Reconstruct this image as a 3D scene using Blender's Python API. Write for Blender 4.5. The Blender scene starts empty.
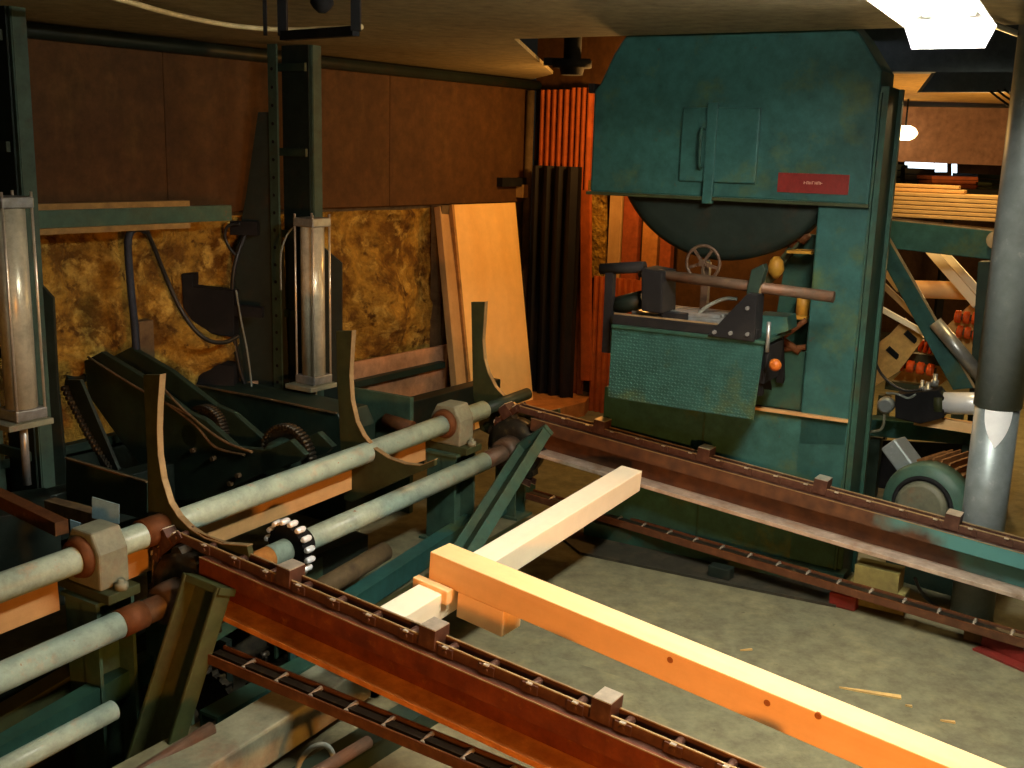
import bpy, bmesh, math, random
from mathutils import Vector, Matrix
random.seed(7)
V = Vector
COL = bpy.context.scene.collection
PI = math.pi
# ------------------------------------------------------------------ camera
FPX = 1080.0; PITCH = math.radians(12.2); ROLL = 0.028; EYE = V((0, 0, 1.8))
cF = V((0, math.cos(PITCH), -math.sin(PITCH)))
_r = V((1, 0, 0)); _u = V((0, math.sin(PITCH), math.cos(PITCH)))
cR = _r*math.cos(ROLL) + _u*math.sin(ROLL); cU = _u*math.cos(ROLL) - _r*math.sin(ROLL)
cam = bpy.data.objects.new('camera', bpy.data.cameras.new('camera')); COL.objects.link(cam)
cam.data.sensor_width = 36; cam.data.lens = FPX/1024*36; cam.data.clip_start = .02
cam.matrix_world = Matrix((( cR.x, cU.x, -cF.x, 0), (cR.y, cU.y, -cF.y, 0), (cR.z, cU.z, -cF.z, EYE.z), (0, 0, 0, 1)))
bpy.context.scene.camera = cam

# measured points: where the sight line of a photo pixel meets a known plane of the room
def ray(x, y): return cF + cR*((x-512)/FPX) - cU*((y-384)/FPX)
def onz(x, y, z): d = ray(x, y); return EYE + d*((z-EYE.z)/d.z)
def onp(x, y, P, n): d = ray(x, y); return EYE + d*((P-EYE).dot(n)/d.dot(n))
def ony(x, y, Y): return onp(x, y, V((0, Y, 0)), V((0, 1, 0)))
Z = V((0, 0, 1))
def horiz(v): return V((v.x, v.y, 0)).normalized()

AX = -ray(-1254, -74).normalized()            # the deck rails run this way (towards the right front, slightly down)
TX = ray(1245, 129).normalized()              # the shafts run this way
AH = horiz(AX); TH = horiz(TX)
WD = V((.599, .801, 0)).normalized()          # left wall
DN = AX.cross(TX).normalized()
if DN.z < 0: DN = -DN
SP0 = onz(840, 588, 0); SX = V((-.873, .488, 0)).normalized(); SN = V((-.488, -.873, 0)).normalized()
def sp(u, z, o=0): return SP0 + SX*u + SN*o + Z*z                 # saw frame: u to the left, o to the front
def sf(x, y, o=0): return onp(x, y, SP0 + SN*o, SN)
def su(x, y, o=0): P = sf(x, y, o); return (P-SP0).dot(SX), P.z
CZ = 2.29

# ------------------------------------------------------------------ materials
def mat(name, base, rough=.6, metal=0., spots=(), bump=0., bscale=60., emit=None, estr=0., mottle=.38, bdist=.01):
    """spots: (colour, scale, lo, hi, stretch)"""
    m = bpy.data.materials.new(name); m.use_nodes = True
    nt = m.node_tree; N = nt.nodes; L = nt.links
    b = N['Principled BSDF']
    b.inputs['Base Color'].default_value = (*base, 1); b.inputs['Roughness'].default_value = rough
    b.inputs['Metallic'].default_value = metal
    tc = N.new('ShaderNodeTexCoord')
    cur = None
    def setc(a, fac, col):
        mx = N.new('ShaderNodeMix'); mx.data_type = 'RGBA'
        if a is None: mx.inputs[6].default_value = (*base, 1)
        else: L.new(a, mx.inputs[6])
        mx.inputs[7].default_value = (*col, 1); L.new(fac, mx.inputs[0]); return mx.outputs[2]
    for s in spots:
        col, sc, lo, hi = s[:4]; st = s[4] if len(s) > 4 else (1, 1, 1)
        mp = N.new('ShaderNodeMapping'); mp.inputs['Scale'].default_value = st
        L.new(tc.outputs['Object'], mp.inputs['Vector'])
        n = N.new('ShaderNodeTexNoise'); n.inputs['Scale'].default_value = sc; n.inputs['Detail'].default_value = 6
        n.inputs['Roughness'].default_value = .65
        L.new(mp.outputs[0], n.inputs['Vector'])
        r = N.new('ShaderNodeMapRange'); r.inputs[1].default_value = lo; r.inputs[2].default_value = hi
        L.new(n.outputs['Fac'], r.inputs[0]); cur = setc(cur, r.outputs[0], col)
    b.inputs['Specular IOR Level'].default_value = .22
    if not emit and mottle:
        n = N.new('ShaderNodeTexNoise'); n.inputs['Scale'].default_value = 13; n.inputs['Detail'].default_value = 9; n.inputs['Roughness'].default_value = .72
        L.new(tc.outputs['Object'], n.inputs['Vector'])
        r = N.new('ShaderNodeMapRange'); r.inputs[1].default_value = .3; r.inputs[2].default_value = .7
        r.inputs[3].default_value = 1-mottle; r.inputs[4].default_value = 1+mottle*.7; L.new(n.outputs['Fac'], r.inputs[0])
        cb = N.new('ShaderNodeCombineColor')
        for k_ in range(3): L.new(r.outputs[0], cb.inputs[k_])
        mx = N.new('ShaderNodeMix'); mx.data_type = 'RGBA'; mx.blend_type = 'MULTIPLY'; mx.inputs[0].default_value = 1
        if cur: L.new(cur, mx.inputs[6])
        else: mx.inputs[6].default_value = (*base, 1)
        L.new(cb.outputs[0], mx.inputs[7]); cur = mx.outputs[2]
    if cur: L.new(cur, b.inputs['Base Color'])
    if bump:
        n = N.new('ShaderNodeTexNoise'); n.inputs['Scale'].default_value = bscale; n.inputs['Detail'].default_value = 4
        L.new(tc.outputs['Object'], n.inputs['Vector'])
        bp = N.new('ShaderNodeBump'); bp.inputs['Strength'].default_value = bump; bp.inputs['Distance'].default_value = bdist
        L.new(n.outputs['Fac'], bp.inputs['Height']); L.new(bp.outputs[0], b.inputs['Normal'])
    if emit:
        b.inputs['Emission Color'].default_value = (*emit, 1); b.inputs['Emission Strength'].default_value = estr
    return m
GR = (.12, 1, 1)
M = {}
M['teal'] = mat('teal_paint', (0.02257, 0.082, 0.0694), .5, 0, [((0.01692, 0.06035, 0.0513), 2.2, .4, .7), ((0.055, 0.085, 0.032), 4.5, .54, .68), ((0.07052, 0.0328, 0.01509), 11, .68, .78)], .05, 90)
M['tealdark'] = mat('worn_teal_paint', (0.01838, 0.05775, 0.03938), .5, 0, [((0.04725, 0.04725, 0.01575), 4, .5, .75), ((0.063, 0.02625, 0.007875), 9, .62, .75)])
M['green'] = mat('dark_green_paint', (0.0135, 0.0279, 0.0189), .5, 0, [((0.0225, 0.027, 0.0135), 5, .5, .75), ((0.0405, 0.018, 0.00675), 14, .66, .76)])
M['greenmid'] = mat('machine_green_paint', (0.0352, 0.08, 0.0544), .5, 0, [((0.0576, 0.0704, 0.0352), 5, .45, .75), ((0.1024, 0.0448, 0.0192), 13, .64, .75)])
M['olive'] = mat('olive_green_paint', (0.03584, 0.04005, 0.01349), .5, 0, [((0.0253, 0.03794, 0.01686), 6, .45, .7), ((0.06324, 0.0253, 0.008432), 14, .63, .75)])
M['aqua'] = mat('pale_aqua_paint', (0.324, 0.414, 0.324), .32, 0, [((0.243, 0.342, 0.279), 5, .4, .7), ((0.378, 0.324, 0.216), 12, .56, .7), ((0.216, 0.099, 0.045), 26, .64, .72)], .04, 120)
M['rust'] = mat('rust', (.115, .042, .010), .72, .1, [((.065, .021, .006), 9, .4, .65), ((.17, .075, .02), 17, .58, .75)], .1, 160)
M['rustred'] = mat('red_rust', (0.1445, 0.0342, 0.0084), .65, .1, [((0.0935, 0.019, 0.006), 8, .4, .65), ((0.204, 0.07125, 0.0132), 20, .58, .75)], .1, 160)
M['rustlight'] = mat('orange_rust', (.48, .20, .045), .65, 0, [((.34, .12, .025), 9, .4, .65)], .06, 160)
M['chain'] = mat('oily_brown_steel', (0.068, 0.0304, 0.0192), .5, .25, [((0.104, 0.052, 0.032), 20, .5, .7)])
M['pin'] = mat('polished_steel', (.62, .55, .42), .3, .6)
M['edge'] = mat('worn_steel_edge', (.30, .21, .10), .45, .4)
M['black'] = mat('black_steel', (.0055, .0055, .0055), .85, 0, [((.014, .012, .01), 8, .5, .75)])
M['dark'] = mat('greasy_dark_green', (0.0108, 0.018, 0.0132), .5, .1, [((0.027, 0.018, 0.009), 8, .55, .75)])
M['darkchain'] = mat('greasy_sprocket_steel', (.03, .026, .018), .4, .5, [((.09, .07, .03), 25, .55, .7)])
M['cyl'] = mat('pale_enamel_cylinder', (.56, .53, .38), .28, .25, [((.36, .33, .22), 3, .45, .7, (1, 1, .3)), ((.27, .18, .1), 12, .66, .76)])
M['steel'] = mat('grey_steel', (.30, .31, .29), .35, .6, [((.22, .2, .16), 9, .5, .72)])
M['galv'] = mat('galvanised_steel', (.235, .275, .265), .42, .45, [((.18, .215, .21), 7, .42, .7), ((.33, .35, .33), 26, .62, .75)], mottle=.2)
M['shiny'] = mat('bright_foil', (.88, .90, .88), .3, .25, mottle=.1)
M['wood'] = mat('fresh_sawn_wood', (.87, .56, .255), .55, 0, [((.78, .45, .17), 5, .45, .75, (.05, 1, 1))], .03, 90, mottle=.06)
M['pale'] = mat('pale_sawn_wood', (.90, .79, .56), .55, 0, [((.86, .71, .45), 5, .45, .75, (.05, 1, 1))], .03, 90, mottle=.05)
M['tan'] = mat('old_tan_timber', (.46, .28, .11), .7, 0, [((.36, .2, .075), 8, .42, .7, (.1, 1, 1)), ((.14, .08, .03), 14, .68, .78)], .06, 80, mottle=.15)
M['ply'] = mat('plywood', (.86, .56, .20), .6, 0, [((.80, .48, .15), 4, .4, .7, (1, 1, .12)), ((.5, .24, .06), 6, .72, .78)], mottle=.08)
M['plyedge'] = mat('plywood_edge', (.36, .18, .05), .7, 0, [((.22, .11, .03), 9, .45, .7)])
M['panel'] = mat('brown_fibre_board', (0.07589, 0.03236, 0.007502), .75, 0, [((0.05357, 0.02232, 0.005456), 2.5, .4, .7), ((0.08928, 0.04352, 0.009548), 9, .55, .75, (1, 1, .3))], .05, 60)
M['wool'] = mat('yellow_mineral_wool', (.30, .17, .022), .95, 0, [((.12, .055, .006), 4, .45, .58), ((.40, .26, .05), 7, .53, .62), ((.08, .037, .005), 11, .58, .66)], 1.0, 22, mottle=.5, bdist=.04)
M['pink'] = mat('pinkish_plywood', (.46, .25, .13), .7, 0, [((.34, .17, .08), 4, .4, .7, (1, 1, .3))])
M['orange'] = mat('orange_corrugated_steel', (0.36, 0.07875, 0.0135), .6, 0, [((0.285, 0.0525, 0.009), 3, .4, .7, (1, 1, .2))])
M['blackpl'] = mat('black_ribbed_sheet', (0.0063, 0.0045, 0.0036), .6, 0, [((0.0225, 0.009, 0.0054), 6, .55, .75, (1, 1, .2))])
M['stud'] = mat('rough_stud', (0.105, 0.07, 0.0315), .8, 0, [((0.049, 0.028, 0.014), 10, .5, .7, (1, 1, .1))])
M['redwood'] = mat('reddish_board', (0.288, 0.068, 0.0176), .7, 0, [((0.208, 0.04, 0.012), 6, .4, .7, (1, 1, .15))])
M['ceil'] = mat('ceiling_board', (0.289, 0.2422, 0.136), .85, 0, [((0.2295, 0.187, 0.102), 1.2, .4, .7)])
M['conc'] = mat('concrete', (0.1615, 0.1487, 0.07947), .8, 0, [((0.1232, 0.119, 0.06864), 1.6, .38, .68), ((0.1955, 0.1742, 0.0867), 6, .52, .75), ((0.0765, 0.07225, 0.04335), 24, .66, .75)], .12, 70)
M['conduit'] = mat('cream_conduit', (.62, .50, .25), .5)
M['red'] = mat('red_sign_paint', (0.17, 0.014, 0.01), .5, 0, [((0.13, 0.015, 0.01), 12, .45, .7)])
M['redpaint'] = mat('red_painted_steel', (.16, .018, .012), .5, 0, [((.09, .02, .012), 10, .45, .7)])
M['letter'] = mat('faded_letter', (.50, .30, .2), .6)
M['hose'] = mat('black_rubber', (.015, .016, .015), .4)
M['hosegrey'] = mat('grey_hose', (.16, .18, .15), .5)
M['knob'] = mat('orange_knob', (0.372, 0.096, 0.012), .4)
M['yellow'] = mat('yellow_guard_paint', (0.385, 0.189, 0.021), .5)
M['roller'] = mat('red_orange_roller', (.75, .11, .015), .45)
M['rollframe'] = mat('tan_conveyor_paint', (.62, .36, .10), .55, 0, [((.45, .24, .06), 6, .45, .7)])
M['deckboard'] = mat('orange_floor_board', (.42, .17, .04), .7, 0, [((.33, .12, .03), 5, .4, .7, (1, .2, 1))])
M['blue'] = mat('blue_grey_steel', (.085, .11, .15), .55, 0, [((.06, .08, .11), 4, .4, .7)])
M['lampwhite'] = mat('white_lamp_housing', (.8, .8, .76), .4)
M['glow'] = mat('fluorescent_tube', (1, 1, 1), .4, emit=(1, .95, .86), estr=330)
M['window'] = mat('daylight_window_glass', (.8, .9, 1), .1, emit=(.75, .9, 1), estr=3)
M['glare_glow'] = mat('warm_glare_glow', (1, 1, 1), .4, emit=(1, .72, .35), estr=9)  # glow that imitates the glare on the far sheet
M['sheet'] = mat('hanging_plastic_sheet', (.28, .155, .11), .4, 0, [((.22, .115, .08), 3, .4, .7)])
M['paleblue'] = mat('pale_blue_card', (.12, .20, .22), .6)
M['cream'] = mat('cream_painted_steel', (.17, .18, .12), .6, 0, [((.15, .095, .055), 6, .5, .72), ((.13, .15, .10), 8, .5, .7)])
M['oldcap'] = mat('worn_motor_cap', (.11, .11, .07), .5, 0, [((.15, .07, .03), 6, .5, .7)])
M['ceil_lit'] = mat('lit_ceiling_board', (.50, .29, .09), .8)  # ceiling board with warm lamp light put into its colour
M['darkfloor'] = mat('dark_floor', (.030, .028, .018), .6, 0, [((.07, .055, .03), 7, .5, .72), ((.012, .012, .01), 15, .5, .7)])  # greasy pit steel, used for the dark floor strip too
M['stock'] = mat('yellow_sawn_boards', (.66, .40, .13), .6, 0, [((.52, .27, .08), 6, .45, .7, (.05, 1, 1))], mottle=.15)
M['brownsteel'] = mat('brown_oxidised_steel', (.085, .055, .034), .5, .2, [((.13, .06, .03), 9, .5, .7)])
M['trackrust'] = mat('brown_track_rust', (.075, .032, .014), .65, .1, [((.12, .055, .022), 14, .5, .72)])
M['legolive'] = mat('mossy_green_paint', (.040, .052, .016), .65, 0, [((.055, .05, .018), 5, .45, .7), ((.09, .04, .012), 14, .66, .76)])
M['flangesteel'] = mat('worn_bare_flange', (.42, .33, .24), .5, .2, [((.28, .17, .09), 9, .5, .72)])
M['moss'] = mat('mossy_old_timber', (.17, .155, .05), .8, 0, [((.10, .09, .03), 8, .45, .7)])
M['fins'] = mat('orange_lit_fins', (.26, .12, .035), .7, 0, [((.14, .06, .02), 9, .45, .7)])  # light brown with orange lamp light put into the colour
M['knotwood'] = mat('timber_knot', (.34, .12, .03), .6)
M['postgreen'] = mat('grey_green_post', (.036, .066, .046), .6, 0, [((.05, .05, .03), 9, .55, .75)])
M['dimtimber'] = mat('dim_old_batten', (.24, .15, .045), .7, 0, [((.15, .09, .03), 8, .45, .7)])
M['bluehose'] = mat('dark_blue_hose', (.016, .024, .038), .6)
M['rope'] = mat('dry_bark_strip', (.55, .36, .12), .8)

# far rail: rust where the paint has gone, teal paint left on its right-hand end
def rail_paint():
    m = bpy.data.materials.new('rusted_rail_with_teal_paint'); m.use_nodes = True
    N = m.node_tree.nodes; L = m.node_tree.links; b = N['Principled BSDF']; b.inputs['Roughness'].default_value = .55
    tc = N.new('ShaderNodeTexCoord'); sx = N.new('ShaderNodeSeparateXYZ'); L.new(tc.outputs['Object'], sx.inputs[0])
    n = N.new('ShaderNodeTexNoise'); n.inputs['Scale'].default_value = 5; n.inputs['Detail'].default_value = 6; L.new(tc.outputs['Object'], n.inputs['Vector'])
    ma = N.new('ShaderNodeMath'); ma.operation = 'MULTIPLY_ADD'; L.new(n.outputs['Fac'], ma.inputs[0]); ma.inputs[1].default_value = 1.1; L.new(sx.outputs['X'], ma.inputs[2])
    mb = N.new('ShaderNodeMath'); mb.operation = 'MULTIPLY_ADD'; L.new(sx.outputs['Z'], mb.inputs[0]); mb.inputs[1].default_value = 2.2; L.new(ma.outputs[0], mb.inputs[2])
    r = N.new('ShaderNodeMapRange'); r.inputs[1].default_value = 2.18; r.inputs[2].default_value = 2.42; L.new(mb.outputs[0], r.inputs[0])
    n2 = N.new('ShaderNodeTexNoise'); n2.inputs['Scale'].default_value = 16; n2.inputs['Detail'].default_value = 6; L.new(tc.outputs['Object'], n2.inputs['Vector'])
    cr = N.new('ShaderNodeValToRGB'); cr.color_ramp.elements[0].position = .35; cr.color_ramp.elements[0].color = (.045, .017, .007, 1)
    cr.color_ramp.elements[1].position = .7; cr.color_ramp.elements[1].color = (.11, .045, .015, 1); L.new(n2.outputs['Fac'], cr.inputs[0])
    mx = N.new('ShaderNodeMix'); mx.data_type = 'RGBA'; L.new(r.outputs[0], mx.inputs[0]); L.new(cr.outputs[0], mx.inputs[6]); mx.inputs[7].default_value = (.06, .19, .17, 1)
    L.new(mx.outputs[2], b.inputs['Base Color']); return m
M['railpaint'] = rail_paint()

# ------------------------------------------------------------------ builders
WM = {}
class MB:
    def __init__(s): s.v = []; s.f = []; s.m = []; s.sm = []
    def add(s, vs, fs, mi=0, smooth=False):
        k = len(s.v); s.v += [V(v) for v in vs]
        for i, f in enumerate(fs):
            s.f.append([k+j for j in f]); s.m.append(mi); s.sm.append(smooth if isinstance(smooth, bool) else smooth[i])
        return s
    def prism(s, pts, ext, mi=0):
        pts = [V(p) for p in pts]; n = len(pts); ext = V(ext)
        vs = pts + [p+ext for p in pts]
        fs = [list(range(n))[::-1], [n+i for i in range(n)]] + [[i, (i+1) % n, n+(i+1) % n, n+i] for i in range(n)]
        return s.add(vs, fs, mi)
    def obox(s, c, ax, ay, az, mi=0):
        """centre and three half-axis vectors"""
        c = V(c); vs = [c + ax*i + ay*j + az*k for k in (-1, 1) for j in (-1, 1) for i in (-1, 1)]
        return s.add(vs, [[0, 2, 3, 1], [4, 5, 7, 6], [0, 1, 5, 4], [2, 6, 7, 3], [0, 4, 6, 2], [1, 3, 7, 5]], mi)
    def bar(s, p0, p1, w, h, up=Z, mi=0, ou=0., ov=0.):
        """rectangular bar; w across, h along up"""
        p0 = V(p0); p1 = V(p1); x = (p1-p0).normalized(); y = V(up).cross(x).normalized(); z = x.cross(y)
        return s.obox((p0+p1)/2 + y*ou + z*ov, (p1-p0)/2, y*(w/2), z*(h/2), mi)
    def tube(s, p0, p1, r, n=20, r1=None, mi=0, cap=True):
        return s.lathe(p0, p1, [(0, r), (1, r if r1 is None else r1)], n, mi, cap)
    def lathe(s, p0, p1, prof, n=24, mi=0, cap=True):
        p0 = V(p0); p1 = V(p1); x = (p1-p0); xn = x.normalized()
        a = Z if abs(xn.z) < .9 else V((1, 0, 0)); y = a.cross(xn).normalized(); z = xn.cross(y)
        vs = []
        for t, r in prof:
            for i in range(n): vs.append(p0 + x*t + (y*math.cos(2*PI*i/n) + z*math.sin(2*PI*i/n))*r)
        fs = []; sm = []
        for k in range(len(prof)-1):
            for i in range(n): fs.append([k*n+i, k*n+(i+1) % n, (k+1)*n+(i+1) % n, (k+1)*n+i]); sm.append(True)
        if cap: fs += [list(range(n))[::-1], [(len(prof)-1)*n+i for i in range(n)]]; sm += [False, False]
        return s.add(vs, fs, mi, sm)
    def ring(s, c, ax, R, r, n=28, m=8, mi=0):
        c = V(c); ax = V(ax).normalized(); a = Z if abs(ax.z) < .9 else V((1, 0, 0)); y = a.cross(ax).normalized(); z = ax.cross(y)
        vs = [c + (y*math.cos(2*PI*i/n)+z*math.sin(2*PI*i/n))*(R+r*math.cos(2*PI*j/m)) + ax*(r*math.sin(2*PI*j/m)) for i in range(n) for j in range(m)]
        fs = [[i*m+j, ((i+1) % n)*m+j, ((i+1) % n)*m+(j+1) % m, i*m+(j+1) % m] for i in range(n) for j in range(m)]
        return s.add(vs, fs, mi, True)
    def sweep(s, pts, r, n=8, mi=0, sub=6):
        P = [V(p) for p in pts]
        if sub > 1 and len(P) > 2:
            Q = []
            for i in range(len(P)-1):
                a = P[max(i-1, 0)]; b = P[i]; c = P[i+1]; d = P[min(i+2, len(P)-1)]
                for k in range(sub):
                    t = k/sub
                    Q.append(.5*((2*b) + (c-a)*t + (2*a-5*b+4*c-d)*t*t + (3*b-a-3*c+d)*t**3))
            P = Q + [P[-1]]
        vs = []; prev = None
        for i, p in enumerate(P):
            t = (P[min(i+1, len(P)-1)] - P[max(i-1, 0)]).normalized()
            if prev is None: a = Z if abs(t.z) < .9 else V((1, 0, 0)); y = a.cross(t).normalized()
            else: y = (prev - t*prev.dot(t)).normalized()
            prev = y; z = t.cross(y)
            for k in range(n): vs.append(p + (y*math.cos(2*PI*k/n)+z*math.sin(2*PI*k/n))*r)
        fs = [[i*n+k, i*n+(k+1) % n, (i+1)*n+(k+1) % n, (i+1)*n+k] for i in range(len(P)-1) for k in range(n)]
        sm = [True]*len(fs); fs += [list(range(n))[::-1], [(len(P)-1)*n+k for k in range(n)]]; sm += [False]*2
        return s.add(vs, fs, mi, sm)
    def build(s, name, m, parent=None, frame=None, bevel=0.):
        """frame: (origin, x, y, z) of the object; verts are given in world space"""
        ms = m if isinstance(m, (list, tuple)) else [m]
        if frame:
            o, x, y, z = frame; x = V(x).normalized(); z0 = V(z); z = x.cross(V(y)).normalized(); y = z.cross(x).normalized(); W = Matrix(((x.x, y.x, z.x, o.x), (x.y, y.y, z.y, o.y), (x.z, y.z, z.z, o.z), (0, 0, 0, 1)))
        else:
            xs = [v.x for v in s.v]; ys = [v.y for v in s.v]
            W = Matrix.Translation(((min(xs)+max(xs))/2, (min(ys)+max(ys))/2, min(v.z for v in s.v)))
        I = W.inverted()
        me = bpy.data.meshes.new(name); me.from_pydata([tuple(I @ v) for v in s.v], [], s.f)
        for q in ms: me.materials.append(M[q])
        for p, mi, sm in zip(me.polygons, s.m, s.sm): p.material_index = mi; p.use_smooth = sm
        bm = bmesh.new(); bm.from_mesh(me); bmesh.ops.recalc_face_normals(bm, faces=bm.faces[:]); bm.to_mesh(me); bm.free()
        o = bpy.data.objects.new(name, me); COL.objects.link(o)
        if bevel:
            b = o.modifiers.new('bevel', 'BEVEL'); b.width = bevel; b.segments = 2; b.limit_method = 'ANGLE'; b.angle_limit = math.radians(50)
        place(o, W, parent); return o
def place(o, W, parent=None):
    WM[o.name] = W
    if parent: o.parent = parent; o.matrix_basis = WM[parent.name].inverted() @ W
    else: o.matrix_basis = W
def tag(o, label, cat, group=None, kind=None):
    o['label'] = label; o['category'] = cat
    if group: o['group'] = group
    if kind: o['kind'] = kind
    return o
def thing(name, label, cat, loc, group=None):
    o = bpy.data.objects.new(name, None); COL.objects.link(o); o.empty_display_size = .1
    place(o, Matrix.Translation(V(loc))); return tag(o, label, cat, group)
def struct(o): o['kind'] = 'structure'; return o
def board(name, p0, p1, w, h, m, up=Z, parent=None, bevel=.003):
    """timber whose grain follows its length: own x axis along p0-p1"""
    p0 = V(p0); p1 = V(p1); x = (p1-p0).normalized(); y = V(up).cross(x).normalized(); z = x.cross(y)
    return MB().bar(p0, p1, w, h, up).build(name, m, parent, (p0, x, y, z), bevel)
def disc_teeth(mb, c, ax, R, th, nt, tooth=.018, mi=0):
    """toothed sprocket plate"""
    c = V(c); ax = V(ax).normalized(); y = Z.cross(ax).normalized(); z = ax.cross(y); pts = []
    for i in range(nt):
        for k, rr in ((0, R-tooth), (.3, R-tooth), (.42, R), (.62, R), (.74, R-tooth)):
            a = 2*PI*(i+k)/nt; pts.append(c - ax*(th/2) + (y*math.cos(a)+z*math.sin(a))*rr)
    return mb.prism(pts, ax*th, mi)
def poly_on(pxs, P, n): return [onp(x, y, P, n) for x, y in pxs]

# ================================================================== ROOM SHELL
corner = onz(530, 80, CZ); corner.z = 0
def wall_pt(s, z, o=0):          # s metres from the corner towards the viewer along the left wall; o out into the room
    return corner - WD*s + Z*z + V((WD.y, -WD.x, 0))*o
WN = V((WD.y, -WD.x, 0))
def onwall(x, y, o=0): return onp(x, y, corner + WN*o, WN)
_q = onz(262, 490.5, .5); PIT0 = V((_q.x, _q.y, 0)); PA = (-.36, .44); PT = (-2.6, .35); PZ = -.38
def pit(a, t, z=0): return PIT0 + AH*a + TH*t + Z*z
for a0, a1, t0, t1 in ((-9, 12, PT[1], 14), (-9, 12, -6, PT[0]), (-9, PA[0], PT[0], PT[1]), (PA[1], 12, PT[0], PT[1])):
    struct(MB().prism([pit(a0, t0), pit(a1, t0), pit(a1, t1), pit(a0, t1)], (0, 0, -.1)).build('floor', 'conc'))
b = MB(); b.prism([pit(PA[0], PT[0], PZ), pit(PA[1], PT[0], PZ), pit(PA[1], PT[1], PZ), pit(PA[0], PT[1], PZ)], (0, 0, -.08))
for (a0, t0), (a1, t1), nn_ in (((PA[0], PT[0]), (PA[0], PT[1]), -AH), ((PA[1], PT[0]), (PA[1], PT[1]), AH), ((PA[0], PT[1]), (PA[1], PT[1]), TH), ((PA[0], PT[0]), (PA[1], PT[0]), -TH)):
    b.prism([pit(a0, t0, PZ), pit(a1, t1, PZ), pit(a1, t1, -.1), pit(a0, t0, -.1)], nn_*.05)
struct(b.build('floor', 'darkfloor'))
# ceiling: ends in front of the saw, leaving an opening the saw stands up into
e0 = onz(514, 39, CZ); e1 = onz(553, 74, CZ)
edge_r = e0 + (sp(0, 0) - sp(1, 0)).normalized()*5.0
wl0 = wall_pt(0, CZ); wl1 = wall_pt(11, CZ)
e0.z = e1.z = edge_r.z = CZ
struct(MB().prism([wl0, e1, e0, edge_r, V((5, -2.5, CZ)), V((wl1.x, -2.5, CZ)), wl1], (0, 0, .02)).build('ceiling', 'ceil'))
struct(MB().prism([V((-3, 3.4, 2.95)), V((7, 3.4, 2.95)), V((7, 9.5, 2.95)), V((-3, 9.5, 2.95))], (0, 0, .1)).build('trim_1', 'blue'))
# left wall: brown boards above, open insulation below
zsplit = onwall(440, 204).z
wb = MB()
wb.prism([wall_pt(-.02, 0), wall_pt(11, 0), wall_pt(11, CZ), wall_pt(-.02, CZ)], -WN*.08)
struct(wb.build('wall_left', 'stud'))
seams = [s for s in ((corner - onwall(x, 120)).dot(WD) for x in (385, 160)) ]
cuts = [.0] + seams + [7.2]
for a, b in zip(cuts[:-1], cuts[1:]):
    struct(MB().prism([wall_pt(a+.0012, zsplit, 0), wall_pt(b-.0012, zsplit, 0), wall_pt(b-.0012, CZ-.002, 0), wall_pt(a+.0012, CZ-.002, 0)], WN*.04).build('wall_left', 'panel', bevel=.004))
# insulation: lumpy wool
g = MB(); nx, nz = 200, 60; L0, L1 = .5, 6.4
from mathutils import noise
WOOL_LUMPS = [(onwall(372, 305), .20, .14), (onwall(385, 330), .14, .08), (onwall(205, 348), .13, .14), (onwall(180, 345), .1, .08)]
vs = []
for j in range(nz+1):
    for i in range(nx+1):
        s = L0 + (L1-L0)*i/nx; z = .05 + (zsplit-.07)*j/nz
        p = wall_pt(s, z); q = p*2.6
        d = .05 + .09*noise.noise(q) + .045*noise.noise(p*7) + .03*noise.noise(p*16)
        for cc_, rr_, am_ in WOOL_LUMPS: d += am_*math.exp(-((p-cc_).length/rr_)**2)
        vs.append(wall_pt(s, z, max(.006, d)))
g.add(vs, [[j*(nx+1)+i, j*(nx+1)+i+1, (j+1)*(nx+1)+i+1, (j+1)*(nx+1)+i] for j in range(nz) for i in range(nx)], 0, True)
tag(g.build('insulation', 'wool'), 'yellow mineral wool insulation filling the lower half of the left wall', 'insulation', kind='stuff')
struct(MB().sweep([wall_pt(-.0, CZ-.04, .07), wall_pt(7, CZ-.04, .07)], .035, 10, sub=1).build('trim_2', 'dark'))
# upright pipe at the wall's far end
c = onwall(529, 140, .07); struct(MB().tube(V((c.x, c.y, .02)), V((c.x, c.y, CZ-.08)), .03).build('trim_3', 'stud'))
# back wall behind the saw: continues from the corner to the right
BD = V((WD.y, -WD.x, 0)); BN = V((-WD.x, -WD.y, 0))
def bw(s, z, o=0): return corner + BD*s + Z*z + BN*o
def onback(x, y, o=0): return onp(x, y, corner + BN*o, BN)
struct(MB().prism([bw(0, 0, -.08), bw(2.2, 0, -.08), bw(2.2, 3, -.08), bw(0, 3, -.08)], -BN*.08).build('wall_back', 'panel'))
# far room behind, on the right
struct(MB().prism([V((1.5, 12.5, 0)), V((9, 9.5, 0)), V((9, 9.5, 3)), V((1.5, 12.5, 3))], V((.2, .5, 0))).build('wall_far', 'panel'))

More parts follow.
